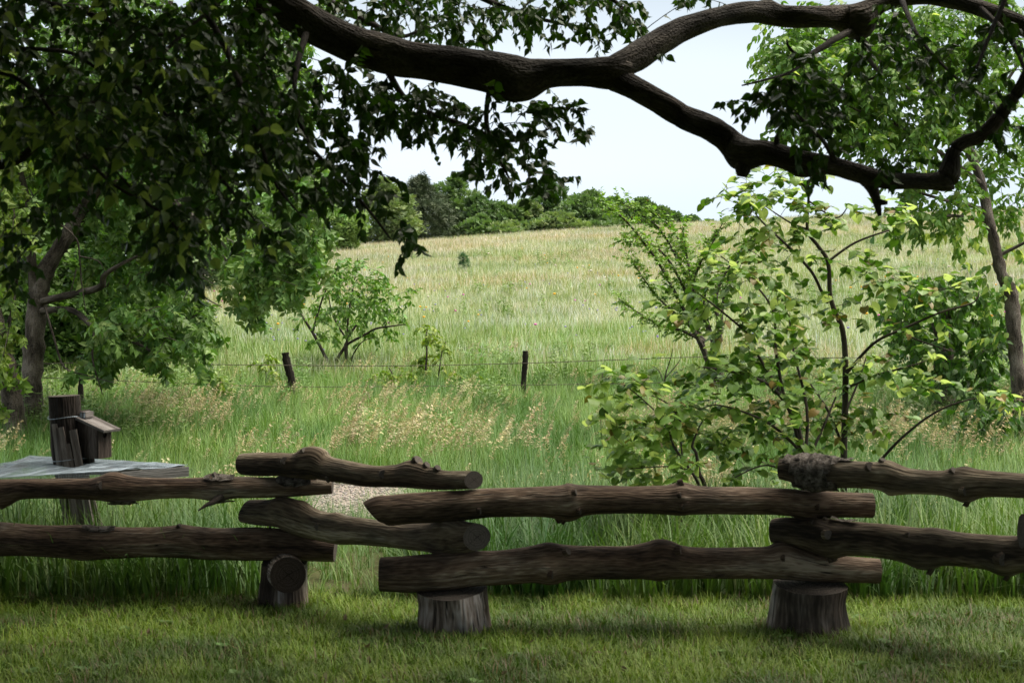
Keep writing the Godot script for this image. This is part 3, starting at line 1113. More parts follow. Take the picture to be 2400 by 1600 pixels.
# ---- trees and saplings of the middle distance ------------------------------------------------------------------------------
func plant(called: String, label: String, category: String, px: float, d: float, group := "") -> Plant:
	var t := Plant.new()
	var x := (px - 1200.0) / F * d
	t.o = Vector3(x, ground(x, -d), -d)
	t.root = thing(called, label, category, t.o, group)
	return t


func finish(t: Plant, mat: Material, called := "branches", loose := false) -> void:
	if t.wood.v.size():
		var o := part(called, t.wood.mesh(t.o), mat, t.root)
		if loose:
			o.set_meta("kind", "stuff")


func left_tree() -> void:
	var ovate := [[0.0, 0.03], [0.2, 0.24], [0.45, 0.27], [0.75, 0.13], [1.0, 0.0]]
	M.ovate = leaf_mb(ovate, 0.25, 0.25, 0.15)
	M.ovate_kinds = [M.ovate.mesh(), leaf_mb(ovate, 0.1, 0.5, 0.15).mesh()]
	M.ash_sprig = [sprig_mb(M.ovate, 5, 1.0, 0.75, 0.35, 5).mesh(), sprig_mb(M.ovate, 5, 1.0, 0.8, 0.6, 6).mesh()]
	var pal := [Color(0.11, 0.21, 0.045), Color(0.135, 0.245, 0.055), Color(0.09, 0.175, 0.04), Color(0.17, 0.27, 0.07)]
	var thr := Color(0.5, 0.62, 0.12)
	var t := plant("forked_tree", "forked brown tree trunk at left with a long bent limb reaching right", "tree", 75, 19.0)
	var trunk := MB.new()
	stem(t, [[72, 1030, 19.0, 27], [73, 960, 19.0, 24], [76, 850, 19.0, 23], [84, 740, 19.0, 24], [92, 675, 19.0, 23], [108, 630, 19.0, 20], [148, 565, 19.1, 18], [186, 505, 19.3, 17], [232, 430, 19.5, 15], [300, 330, 19.8, 13], [360, 180, 20.2, 10], [400, 0, 20.5, 7]], 12, Color.WHITE, trunk, 0.25)
	stem(t, [[84, 690, 19.0, 15], [74, 630, 18.9, 11], [70, 560, 18.8, 10], [66, 480, 18.8, 8], [40, 350, 18.8, 6], [60, 160, 18.8, 4]], 9, Color.WHITE, trunk, 0.2)
	part("trunk", trunk.mesh(t.o), M.bark, t.root)
	stem(t, [[98, 706, 18.9, 9], [152, 693, 18.7, 9], [195, 684, 18.5, 8.5], [236, 671, 18.3, 8], [242, 648, 18.2, 7], [267, 628, 18.0, 5], [320, 600, 17.8, 3]])
	stem(t, [[98, 728, 18.9, 9], [167, 727, 18.6, 7], [220, 768, 18.3, 6], [255, 788, 18.1, 5], [330, 809, 17.8, 3.5], [380, 850, 17.6, 2]])
	stem(t, [[240, 420, 19.4, 11], [380, 460, 18.0, 9], [500, 545, 16.5, 7], [590, 590, 15.5, 5], [690, 620, 14.6, 3]])
	stem(t, [[280, 350, 19.8, 9], [450, 280, 18.5, 7], [620, 240, 17.5, 5], [760, 260, 17, 3]])
	stem(t, [[270, 380, 19.6, 8], [300, 250, 18.5, 6], [260, 120, 18, 4], [300, -20, 18, 3]])
	# dead grey twigs in front of the trunk
	for q in [[[135, 520, 17.5, 2.5], [178, 560, 17.5, 2.3], [186, 610, 17.5, 2], [190, 660, 17.5, 1.6], [200, 730, 17.5, 0.8]], [[184, 600, 17.5, 2], [230, 612, 17.5, 1.4], [245, 640, 17.5, 0.8]], [[178, 630, 17.5, 1.6], [165, 680, 17.5, 1], [150, 690, 17.5, 0.6]],
		[[105, 720, 18, 3], [125, 790, 17.8, 2.5], [150, 860, 17.6, 2.2], [205, 880, 17.4, 1.6], [280, 900, 17.2, 1]], [[220, 770, 17.8, 3], [216, 840, 17.6, 2.4], [232, 900, 17.4, 1.6], [240, 925, 17.4, 0.8]],
		[[430, 640, 17, 2.6], [470, 690, 17, 2], [520, 720, 17, 1]], [[420, 600, 17, 2.4], [460, 640, 17, 2], [500, 632, 17, 1]], [[450, 660, 17, 1.6], [430, 700, 17, 1]], [[455, 640, 17, 1.6], [500, 665, 17, 1.0]], [[500, 560, 16.5, 3], [545, 640, 16.2, 2.4], [560, 690, 16.2, 2], [590, 720, 16, 1.2]]]:
		stem(t, q, 4, Color(1.5, 1.5, 1.5))
	for q in [[290, 640, 100, 50, 18.6, 20.2, 26], [320, 760, 110, 44, 17.4, 19.4, 30], [410, 795, 70, 26, 17, 18.5, 13], [300, 830, 100, 20, 17.4, 18.6, 9], [220, 800, 50, 36, 18.4, 19.4, 10], [30, 560, 40, 60, 18.8, 20, 12],
		[220, 420, 170, 70, 19.4, 20.8, 44], [420, 480, 110, 60, 17.5, 19.5, 26], [330, 300, 300, 140, 18, 20.8, 80], [120, 200, 220, 170, 18.5, 20.5, 60], [560, 200, 160, 110, 16.5, 19, 40], [400, 60, 330, 130, 17, 20, 60]]:
		fill(t, q[0], q[1], q[2], q[3], q[4], q[5], int(q[6] * 1.5), 0.42, 9, 0.145, 0.3, 0.9, 0.006, Color.WHITE, 0.15)
	for q in [[650, 625, 95, 36, 14, 15.6, 30], [695, 555, 75, 50, 14, 15.6, 24], [720, 470, 70, 60, 14.2, 15.8, 22], [595, 705, 36, 16, 15, 16, 7], [655, 665, 60, 24, 14, 15.2, 12], [520, 540, 60, 30, 15, 17, 10]]:
		fill(t, q[0], q[1], q[2], q[3], q[4], q[5], int(q[6] * 1.3), 0.26, 8, 0.12, 0.4, 0.8, 0.004, Color.WHITE, 0.2)
	finish(t, M.bark)
	dress(t, M.ash_sprig, pal, thr, 0)
	var s := plant("leaning_tree", "leaning brown trunk at the left edge beside the forked tree", "tree", 30, 18.0)
	var tk := MB.new()
	stem(s, [[34, 1030, 18, 30], [30, 960, 18, 25], [18, 880, 18, 21], [2, 790, 18, 18], [-25, 700, 18, 16], [-70, 560, 18, 14], [-120, 380, 18, 11], [-150, 100, 18, 8]], 12, Color.WHITE, tk, 0.2)
	part("trunk", tk.mesh(s.o), M.bark, s.root)
	stem(s, [[2, 790, 18, 6], [30, 720, 17.5, 4], [40, 600, 17, 3], [30, 480, 17, 2]])
	for q in [[8, 800, 30, 60, 16.5, 18, 6], [5, 910, 18, 40, 16.5, 18, 3], [20, 520, 40, 50, 16, 18, 12], [0, 640, 30, 50, 16, 18, 7], [-60, 300, 120, 200, 16, 19, 50]]:
		fill(s, q[0], q[1], q[2], q[3], q[4], q[5], int(q[6] * 1.4), 0.36, 9, 0.13, 0.7, 0.7, 0.005)
	finish(s, M.bark, "branches", true)
	dress(s, M.ash_sprig, [Color(0.14, 0.22, 0.035), Color(0.17, 0.25, 0.045), Color(0.11, 0.18, 0.03)], thr, 0)


func right_tree() -> void:
	var thr := Color(0.55, 0.68, 0.12)
	var t := plant("vine_clad_tree", "slanting dark trunk at the right edge with leaves climbing it", "tree", 2395, 18.5)
	var trunk := MB.new()
	stem(t, [[2398, 1020, 18.5, 24], [2392, 930, 18.5, 20], [2384, 850, 18.5, 18], [2378, 790, 18.5, 17], [2374, 720, 18.5, 16], [2366, 680, 18.5, 18], [2348, 640, 18.5, 14], [2332, 570, 18.5, 12], [2318, 510, 18.5, 12], [2304, 440, 18.6, 11], [2280, 370, 18.7, 10], [2240, 290, 18.8, 8], [2190, 200, 19, 6], [2140, 80, 19.2, 4]], 12, Color(0.36, 0.36, 0.36), trunk, 0.25)
	part("trunk", trunk.mesh(t.o), M.bark, t.root)
	stem(t, [[2300, 430, 18.6, 6], [2220, 368, 18.2, 5], [2130, 310, 17.8, 4.5], [2080, 280, 17.5, 3.5], [1990, 250, 17.2, 2.5], [1900, 190, 17, 1.5]])
	stem(t, [[2310, 490, 18.6, 5], [2220, 470, 18.0, 4], [2130, 440, 17.6, 3], [2080, 400, 17.4, 2]])
	stem(t, [[2320, 520, 18.6, 5], [2230, 505, 18.0, 4], [2150, 510, 17.6, 2]])
	stem(t, [[2270, 350, 18.7, 5], [2200, 300, 18.4, 4], [2100, 320, 18, 3], [2010, 320, 17.8, 1.5]])
	stem(t, [[2230, 280, 18.8, 5], [2120, 200, 18.2, 4], [2000, 120, 17.8, 3], [1900, 80, 17.5, 2]])
	stem(t, [[2260, 320, 18.7, 6], [2340, 220, 18.6, 4], [2420, 100, 18.6, 3]])
	stem(t, [[2340, 600, 18.6, 5], [2420, 560, 18.4, 3]])
	for q in [[1840, 120, 45, 35, 16.8, 17.8, 16], [1880, 170, 90, 60, 16.8, 18, 44], [1990, 170, 130, 90, 17, 18.6, 70], [2120, 190, 140, 110, 17, 18.8, 70], [2260, 180, 130, 120, 17.4, 19, 60], [1960, 270, 120, 50, 17, 18.2, 44], [2100, 320, 150, 40, 17, 18.4, 50],
		[2340, 320, 80, 80, 18.9, 19.8, 26], [2190, 420, 100, 40, 17.4, 18.6, 20], [2210, 480, 80, 30, 17.4, 18.4, 12], [2160, 520, 80, 26, 17.4, 18.4, 14], [1850, 300, 40, 30, 17, 18, 9], [2080, 60, 220, 60, 17.4, 19, 70], [2280, 60, 160, 70, 17.6, 19, 50], [2370, 450, 50, 60, 18.9, 19.8, 16], [1860, 70, 60, 40, 17, 18, 18]]:
		fill(t, q[0], q[1], q[2], q[3], q[4], q[5], int(q[6] * 2.2), 0.34, 12, 0.1, 0.25, 0.9, 0.0035)
	for q in [[2310, 600, 26, 60, 18.4, 18.9, 7], [2340, 730, 22, 70, 18.2, 18.7, 7], [2260, 560, 50, 30, 17.8, 18.6, 8], [2400, 640, 30, 80, 18.6, 19.2, 9], [2375, 960, 40, 30, 17.5, 18.4, 10]]:
		fill(t, q[0], q[1], q[2], q[3], q[4], q[5], q[6], 0.3, 8, 0.13, 0.9, 0.5, 0.003)
	finish(t, M.bark)
	dress(t, M.ovate_kinds, [Color(0.13, 0.25, 0.046), Color(0.16, 0.285, 0.053), Color(0.11, 0.21, 0.042), Color(0.185, 0.295, 0.068)], thr, 300)
	var s := plant("vine_covered_stump", "old dark stump wrapped in a dense ball of vine leaves", "stump", 2215, 20.0)
	var st := MB.new()
	stem(s, [[2216, 960, 20, 26], [2216, 900, 20, 22], [2212, 840, 20, 24], [2208, 760, 20, 22], [2205, 700, 20, 17]], 10, Color(0.8, 0.8, 0.8), st, 0.3)
	part("stump_trunk", st.mesh(s.o), M.bark, s.root)
	for q in [[2200, 740, 100, 60, 19.2, 20.6, 60], [2210, 800, 100, 60, 19.2, 20.6, 60], [2150, 710, 60, 40, 19.4, 20.4, 20], [2290, 740, 50, 60, 19.4, 20.4, 22], [2210, 680, 70, 40, 19.6, 20.4, 20], [2240, 870, 40, 30, 19.2, 20, 8], [2170, 870, 30, 30, 19.2, 20, 6]]:
		fill(s, q[0], q[1], q[2] * 1.25, q[3] * 1.15, q[4], q[5], int(q[6] * 1.3), 0.25, 9, 0.12, 0.9, 0.4, 0.004)
	finish(s, M.bark)
	dress(s, M.ovate_kinds, [Color(0.07, 0.16, 0.03), Color(0.09, 0.19, 0.035), Color(0.12, 0.23, 0.045)], thr, 0)
	for q in [[2300, 880, 19.0, "low leafy undergrowth between the vine covered stump and right trunk", 26, [[2300, 840, 60, 60, 18.6, 19.6, 22], [2290, 930, 70, 40, 18.4, 19.4, 22]]], [2330, 990, 17.5, "dark low undergrowth at the foot of the right trunk", 20, [[2330, 980, 70, 26, 16.8, 17.8, 24], [2270, 1000, 50, 20, 16.8, 17.8, 14]]]]:
		var b := plant("undergrowth_plant", q[3], "bush", q[0], q[2], "undergrowth by the right tree")
		b.nodes.append(b.o + Vector3(0, 0.05, 0))
		for e in q[5]:
			fill(b, e[0], e[1], e[2], e[3], e[4], e[5], e[6], 0.3, 9, 0.12, 0.4, 0.6, 0.003)
		finish(b, M.twig, "stems")
		dress(b, M.ovate_kinds, [Color(0.045, 0.1, 0.02), Color(0.06, 0.13, 0.025)], thr, 0)


func side_shoots(t: Plant, pts: Array, from: float, every: float, length: float, per: int, size: float, hang := 0.1, faceup := 0.8) -> void:
	# leafy short shoots on both sides of a long branch given in photograph pixels
	var w := []
	for q in pts:
		w.append(P(q[0], q[1], q[2]))
	w = smooth_path(w, 5)
	var run := 0.0
	var total := 0.0
	for i in range(1, w.size()):
		total += w[i].distance_to(w[i - 1])
	var next := total * from
	for i in range(1, w.size()):
		var seg: float = w[i].distance_to(w[i - 1])
		while run + seg > next:
			var p: Vector3 = w[i - 1].lerp(w[i], (next - run) / seg)
			var dir: Vector3 = (w[i] - w[i - 1]).normalized()
			var e: Vector3 = p + (dir * 0.7 + rv() * 0.9).normalized() * length * rf(0.5, 1.4)
			leaves_on(t, twig(t, p, e, 0.004, 0.0015, 0.05, Color.WHITE, 3, false), 0.1, per, size, hang, faceup)
			next += every * rf(0.6, 1.4)
		run += seg
	leaves_on(t, w.slice(w.size() / 2), 0.3, per * 2, size, hang, faceup)


func field_shrubs() -> void:
	var thr := Color(0.55, 0.68, 0.14)
	# shrub behind the wire, left of centre
	var a := plant("field_shrub", "twiggy green shrub behind the wire fence right of the first post", "shrub", 800, 25.5)
	for q in [[[782, 905, 25.5, 7], [776, 866, 25.5, 5], [758, 828, 25.5, 4], [735, 784, 25.5, 3.5], [710, 744, 25.5, 2.5], [697, 718, 25.5, 2], [690, 685, 25.5, 1]], [[732, 780, 25.5, 3], [743, 739, 25.4, 2.5], [758, 693, 25.3, 2.2], [779, 649, 25.2, 1.6], [794, 624, 25.2, 0.8]],
		[[815, 905, 25.6, 6], [815, 871, 25.6, 5], [810, 815, 25.6, 4.5], [812, 802, 25.6, 3.5], [824, 777, 25.6, 3], [845, 749, 25.7, 2.5], [870, 716, 25.8, 1.5], [890, 660, 25.8, 0.8]], [[784, 850, 25.5, 4], [800, 825, 25.6, 4], [815, 806, 25.6, 3.5], [855, 784, 25.5, 3], [881, 770, 25.4, 2.5], [919, 764, 25.3, 2], [957, 759, 25.2, 0.8]],
		[[812, 820, 25.6, 3], [816, 740, 25.6, 2.5], [830, 660, 25.6, 1.5], [838, 605, 25.6, 0.8]], [[815, 800, 25.6, 2.5], [780, 740, 25.8, 2], [770, 690, 25.8, 1]], [[816, 865, 25.6, 2.5], [828, 830, 25.3, 2], [850, 800, 25.1, 1.2], [880, 790, 25, 0.8]]]:
		stem(a, q, 6)
	for q in [[815, 660, 60, 50, 24.8, 26.3, 34], [850, 690, 60, 50, 24.8, 26.3, 40], [880, 650, 30, 36, 25, 26, 16], [780, 720, 60, 40, 24.8, 26.2, 26], [840, 745, 80, 36, 24.8, 26.2, 36], [920, 740, 40, 22, 24.8, 25.6, 10], [800, 625, 26, 20, 25, 26, 10], [735, 730, 30, 30, 25, 26, 8], [950, 690, 16, 26, 25, 25.6, 5], [760, 790, 40, 20, 25, 26, 8], [870, 780, 60, 20, 25, 26, 12], [838, 600, 12, 22, 25.4, 25.8, 4], [890, 700, 30, 30, 25, 26, 10]]:
		fill(a, q[0], q[1], q[2], q[3], q[4], q[5], q[6], 0.22, 8, 0.095, 0.2, 0.9, 0.0025)
	finish(a, M.twig)
	dress(a, M.ovate_kinds, [Color(0.13, 0.25, 0.04), Color(0.16, 0.29, 0.05), Color(0.10, 0.2, 0.04)], thr, 0)
	# berry shrub right of centre
	var b := plant("berry_shrub", "tall fan shaped shrub with small leaves and red berries behind the saplings", "shrub", 1670, 23.5)
	var arms := [[[1668, 900, 23.5, 11], [1665, 860, 23.5, 9], [1640, 800, 23.4, 6], [1590, 700, 23.2, 4], [1540, 610, 23, 3.4], [1470, 520, 22.8, 2.5], [1430, 490, 22.7, 1.6], [1402, 468, 22.6, 0.8]], [[1655, 840, 23.5, 6], [1640, 780, 23.5, 5], [1610, 690, 23.5, 3.6], [1560, 600, 23.5, 2.6], [1500, 560, 23.4, 1.6], [1450, 565, 23.4, 0.8]],
		[[1690, 900, 23.6, 9], [1682, 830, 23.6, 8], [1640, 720, 23.8, 4], [1590, 610, 23.9, 3], [1540, 530, 24, 2], [1480, 490, 24, 1.4], [1445, 465, 24, 0.8]], [[1682, 830, 23.6, 6], [1640, 700, 23.8, 4], [1600, 580, 24, 2.5], [1560, 520, 24, 1.5], [1505, 490, 24, 0.8]], [[1640, 740, 23.6, 4], [1622, 660, 23.4, 3], [1610, 600, 23.4, 2], [1600, 530, 23.4, 0.8]],
		[[1640, 760, 23.6, 4], [1625, 680, 23.2, 3.5], [1640, 620, 23, 3], [1670, 570, 23, 2], [1700, 510, 23, 0.8]], [[1690, 800, 23.6, 5], [1680, 690, 23.8, 4], [1720, 610, 24, 2.6], [1760, 560, 24, 1.4], [1775, 540, 24, 0.8]], [[1690, 780, 23.6, 4], [1700, 680, 24, 3], [1740, 600, 24.2, 2], [1790, 570, 24.3, 0.8]],
		[[1650, 800, 23.5, 5], [1600, 775, 23.2, 3.4], [1550, 762, 23, 2.6], [1500, 735, 22.8, 1.8], [1450, 700, 22.6, 0.8]], [[1655, 800, 23.5, 4], [1590, 740, 23.4, 3], [1545, 700, 23.3, 2], [1500, 640, 23.2, 1.4], [1478, 600, 23.2, 0.8]], [[1645, 740, 23.5, 3], [1660, 640, 23.6, 2], [1660, 560, 23.6, 0.8]]]
	for q in arms:
		stem(b, q, 6)
		side_shoots(b, q, 0.2, 0.032, 0.22, 11, 0.07)
	finish(b, M.bark)
	dress(b, M.ovate_kinds, [Color(0.2, 0.33, 0.06), Color(0.24, 0.37, 0.075), Color(0.17, 0.29, 0.06)], thr, 0)
	var berry := SphereMesh.new()
	berry.radius = 0.5
	berry.height = 1.0
	berry.radial_segments = 6
	berry.rings = 3
	var w: Array[Transform3D] = []
	var c := PackedColorArray()
	for k in 420:
		var x: Transform3D = b.leaf[R.randi() % b.leaf.size()]
		w.append(Transform3D(Basis().scaled(Vector3.ONE * rf(0.012, 0.018)), x.origin - b.o + rv() * 0.03))
		c.append(jit(Color(0.3, 0.02, 0.02) if R.randf() < 0.7 else Color(0.05, 0.01, 0.02)))
	many("berries", berry, M.petal, b.root, w, c)
	# small things in the field
	for q in [["yellow_green_sapling", "slender yellow green sapling between the two centre fence posts", "sapling", 1000, 23.5, [[[992, 925, 23.5, 3], [1000, 830, 23.5, 2.4], [998, 790, 23.5, 1.6], [1003, 765, 23.5, 0.8]], [[1025, 900, 23.4, 2], [1035, 830, 23.4, 1.4], [1045, 800, 23.4, 0.8]]], [[1003, 775, 16, 22, 23.2, 23.8, 12], [995, 840, 24, 20, 23.2, 23.8, 9], [1035, 830, 20, 30, 23.1, 23.7, 9], [985, 880, 30, 18, 23.1, 23.7, 10], [1020, 800, 10, 10, 23.3, 23.6, 3]]],
		["yellow_green_bush", "low yellow green bush spreading left of the slender sapling", "shrub", 925, 22.8, [[[925, 930, 22.8, 3], [920, 880, 22.8, 2], [910, 860, 22.8, 1]]], [[900, 880, 34, 22, 22.4, 23.2, 14], [945, 900, 40, 20, 22.3, 23.2, 16], [885, 900, 26, 18, 22.4, 23, 8], [950, 870, 20, 12, 22.4, 23, 5]]],
		["yellow_green_bush", "small yellow green bush right of the slender sapling", "shrub", 1080, 22.8, [[[1080, 930, 22.8, 2], [1078, 880, 22.8, 1.4]]], [[1075, 890, 26, 16, 22.4, 23, 8], [1110, 890, 20, 14, 22.4, 23, 4]]],
		["yellow_green_bush", "bright yellow green low bush left of the first fence post", "shrub", 518, 21.2, [[[520, 960, 21.2, 3], [518, 920, 21.2, 2], [510, 900, 21.2, 1]]], [[512, 898, 26, 14, 20.9, 21.5, 12], [530, 912, 16, 10, 20.9, 21.5, 6]]],
		["weedy_shrub", "leafy weed leaning against the wire just left of the first post", "shrub", 625, 22.5, [[[625, 930, 22.5, 2], [622, 860, 22.5, 1]]], [[620, 850, 24, 20, 22.2, 22.9, 8], [640, 880, 16, 14, 22.2, 22.9, 4]]]]:
		var t := plant(q[0], q[1], q[2], q[3], q[4])
		for e in q[5]:
			stem(t, e, 5)
		for e in q[6]:
			fill(t, e[0], e[1], e[2], e[3], e[4], e[5], e[6], 0.16, 9, 0.085, 0.2, 0.9, 0.002)
		finish(t, M.twig, "stems")
		dress(t, M.ovate_kinds, [Color(0.2, 0.28, 0.04), Color(0.25, 0.33, 0.06), Color(0.14, 0.22, 0.035)], thr, 0)
	var dead := plant("bare_twig_shrub", "leafless twiggy shrub at the wire left of the berry shrub", "shrub", 1558, 21.5)
	for q in [[[1556, 935, 21.5, 2.2], [1560, 880, 21.5, 1.8], [1572, 840, 21.5, 1.2], [1578, 815, 21.5, 0.6]], [[1560, 885, 21.5, 1.5], [1590, 850, 21.5, 1], [1595, 835, 21.5, 0.6]], [[1558, 900, 21.5, 1.5], [1545, 870, 21.5, 1], [1530, 858, 21.5, 0.6]], [[1420, 910, 21.3, 1.4], [1412, 880, 21.3, 1], [1416, 858, 21.3, 0.6]]]:
		stem(dead, q, 4)
	finish(dead, M.bark)
	# young cedar alone on the hill
	var cd := 62.0
	var cx := (1087.0 - 1200.0) / F * cd
	lobed_tree("cedar_seedling", "small dark green cedar seedling alone on the hill", "", Vector3(cx, ground(cx, -cd) + 0.3, -cd), 0.7, 0.5, 7, 32, 0.13, [Color(0.05, 0.12, 0.05), Color(0.07, 0.15, 0.06)], M.spray, -0.1, false, 0.02)


func barbed_fence() -> void:
	var xs := []
	for q in [["wooden_fence_post", "thin dark fence post at left behind the birdhouse", [[190, 960, 20.5, 7], [188, 900, 20.5, 6], [193, 850, 20.5, 6], [193, 828, 20.5, 5.5]]], ["wooden_fence_post", "crooked grey fence post with grass growing up it, left of centre", [[683, 950, 21.5, 10], [682, 920, 21.5, 9], [683, 890, 21.5, 8.5], [676, 865, 21.5, 9.5], [670, 840, 21.5, 9], [668, 826, 21.5, 8.5]]],
		["wooden_fence_post", "slim leaning fence post near the centre of the field edge", [[1222, 950, 21.8, 7.5], [1226, 915, 21.8, 7], [1228, 880, 21.8, 6.5], [1231, 845, 21.8, 6.5], [1231, 822, 21.8, 6]]], ["wooden_fence_post", "short dark fence post half hidden by sapling leaves below the berry shrub", [[1682, 940, 22, 10], [1680, 880, 22, 9], [1676, 850, 22, 8.5], [1673, 815, 22, 8]]]]:
		var d: float = q[2][0][2]
		var base := P(q[2][0][0], q[2][0][1], d)
		var t := Plant.new()
		t.o = base
		t.root = thing(q[0], q[1], "fence post", base, "posts of the wire fence")
		var mb := MB.new()
		stem(t, q[2], 10, Color.WHITE, mb, 0.3)
		part("post_shaft", mb.mesh(base), M.old_post, t.root)
	for q in [["upper barbed wire strand crossing the field edge between the posts", [[-40, 858, 20.2], [193, 850, 20.5], [420, 853, 21], [672, 856, 21.4], [950, 857, 21.6], [1231, 851, 21.7], [1450, 843, 21.9], [1676, 836, 21.9], [2010, 838, 22.2], [2440, 832, 22.6]]],
		["lower barbed wire strand low in the grass between the posts", [[-40, 882, 20.2], [190, 888, 20.4], [420, 898, 21], [680, 906, 21.4], [950, 905, 21.6], [1226, 902, 21.7], [1450, 899, 21.9], [1680, 896, 21.9], [2010, 905, 22.2], [2440, 915, 22.6]]]]:
		var pts := []
		var rad := []
		for e in q[1]:
			pts.append(P(e[0], e[1], e[2]))
		pts = smooth_path(pts, 8)
		for e in pts:
			rad.append(0.0055)
		var o: Vector3 = pts[0]
		var t := thing("barbed_wire", q[0], "wire", o, "barbed wire strands")
		var m := MB.new()
		m.tube(pts, rad, 5)
		part("strand", m.mesh(o), M.rusty, t)
		var bb := MB.new()
		for i in pts.size() - 1:
			var n := int(pts[i].distance_to(pts[i + 1]) / 0.13)
			for k in n:
				var p: Vector3 = pts[i].lerp(pts[i + 1], (k + 0.5) / n)
				for j in 2:
					var e := rv().normalized() * 0.016
					bb.tube([p - e, p + e], [0.003, 0.0015], 3)
		var b := part("barbs", bb.mesh(o), M.rusty, t)
		b.set_meta("kind", "stuff")


func redbuds() -> void:
	var w := [[0.0, 0.34], [0.1, 0.46], [0.28, 0.52], [0.5, 0.48], [0.72, 0.34], [0.88, 0.16], [1.0, 0.0]]
	var kinds := [leaf_mb(w, 0.12, 0.15, 0.45, 0.16).mesh(), leaf_mb(w, 0.3, 0.3, 0.45, 0.16).mesh(), leaf_mb(w, 0.2, -0.1, 0.45, 0.16).mesh(), leaf_mb(w, -0.1, 0.45, 0.45, 0.16).mesh()]
	var pal := [Color(0.12, 0.22, 0.035), Color(0.14, 0.25, 0.04), Color(0.095, 0.185, 0.035), Color(0.165, 0.27, 0.05), Color(0.11, 0.2, 0.045), Color(0.14, 0.24, 0.035), Color(0.125, 0.225, 0.035), Color(0.13, 0.23, 0.04), Color(0.1, 0.195, 0.04), Color(0.15, 0.255, 0.045), Color(0.11, 0.21, 0.03), Color(0.25, 0.19, 0.06)]
	var thr := Color(0.46, 0.6, 0.14)
	var grp := "redbud saplings behind the log fence"
	var a := plant("redbud_sapling", "tallest round leaved sapling with a straight dark stem at right", "sapling", 1980, 9.3, grp)
	var st := MB.new()
	stem(a, [[1984, 1330, 9.3, 9], [1980, 1180, 9.3, 8.5], [1979, 1060, 9.3, 8], [1982, 943, 9.3, 7.5], [1982, 840, 9.3, 7], [1975, 771, 9.3, 6.5], [1955, 723, 9.3, 6], [1946, 685, 9.3, 5.5], [1941, 613, 9.3, 5], [1917, 575, 9.3, 4.4], [1893, 537, 9.3, 4], [1894, 451, 9.3, 3], [1858, 413, 9.3, 2.4], [1838, 389, 9.3, 1.5]], 9, Color.WHITE, st)
	part("stem", st.mesh(a.o), M.twig, a.root)
	for q in [[[1940, 708, 9.3, 4.5], [1925, 680, 9.2, 4], [1900, 633, 9.1, 3.5], [1841, 571, 9.0, 3], [1800, 533, 8.9, 2.4], [1770, 500, 8.9, 1.2]], [[1941, 613, 9.3, 3.6], [2006, 568, 9.3, 3], [2092, 537, 9.4, 2]], [[1982, 878, 9.3, 4], [2048, 805, 9.2, 3.6], [2117, 771, 9.1, 3.2], [2203, 733, 9.0, 2.6], [2282, 709, 8.9, 2], [2296, 682, 8.9, 1]], [[1984, 910, 9.3, 4], [2048, 881, 9.2, 3], [2137, 857, 9.1, 2], [2170, 845, 9.1, 1]],
		[[1990, 1180, 9.3, 5], [2075, 1067, 9.1, 3.6], [2151, 995, 9.0, 3], [2220, 953, 8.9, 2.4], [2289, 933, 8.8, 1.6]], [[1893, 537, 9.3, 2.6], [1850, 520, 9.4, 2], [1790, 480, 9.4, 1.2]], [[1895, 470, 9.3, 2.4], [1960, 510, 9.2, 2], [1990, 480, 9.2, 1]], [[1985, 960, 9.3, 3], [2010, 900, 9.4, 2.4], [2030, 840, 9.5, 1.6]], [[1978, 1050, 9.3, 4], [1940, 960, 9.4, 3], [1900, 900, 9.5, 2]], [[2110, 775, 9.1, 2.4], [2160, 800, 9, 2], [2240, 825, 9, 1]]]:
		stem(a, q, 6)
	for q in [[1730, 440, 50, 34, 8.7, 9.3, 14], [1800, 455, 70, 36, 8.7, 9.4, 24], [1880, 420, 60, 30, 9, 9.6, 13], [1830, 510, 100, 34, 8.8, 9.5, 24], [1940, 500, 60, 40, 9, 9.6, 10], [2040, 520, 70, 30, 9, 9.6, 10], [2110, 510, 40, 24, 9.1, 9.6, 6], [1760, 560, 50, 24, 8.7, 9.2, 9], [1870, 600, 70, 40, 8.9, 9.5, 13], [1990, 610, 60, 30, 9, 9.6, 9], [2060, 660, 70, 34, 8.9, 9.5, 14], [2150, 670, 80, 30, 8.8, 9.3, 11], [2240, 690, 60, 26, 8.7, 9.2, 7],
		[2150, 765, 80, 22, 8.8, 9.4, 7], [2060, 760, 50, 34, 9, 9.5, 6], [1960, 720, 50, 40, 9, 9.6, 9], [2040, 840, 70, 34, 9, 9.5, 13], [2200, 815, 50, 20, 8.8, 9.3, 4], [2120, 870, 70, 20, 8.9, 9.4, 7], [1990, 890, 60, 40, 9, 9.6, 11], [2200, 905, 40, 18, 8.7, 9.1, 7], [2310, 925, 50, 18, 8.6, 9, 9], [2060, 960, 80, 30, 8.9, 9.4, 11], [1950, 980, 60, 40, 9.1, 9.6, 10], [2100, 1010, 50, 24, 8.9, 9.3, 5], [1910, 820, 40, 40, 9, 9.5, 8]]:
		fill(a, q[0], q[1], q[2] * 1.08, q[3] * 1.1, q[4], q[5], maxi(2, int(q[6] * 0.95)), 0.12, 4, 0.06, 0.2, 1.8, 0.0018, Color.WHITE, 0.1, 0.6)
	finish(a, M.twig)
	dress(a, kinds, pal, thr, 300, "leaf", "foliage", 0.42)
	var b := plant("redbud_sapling", "bushy round leaved sapling with several stems, left of the tallest", "sapling", 1885, 8.9, grp)
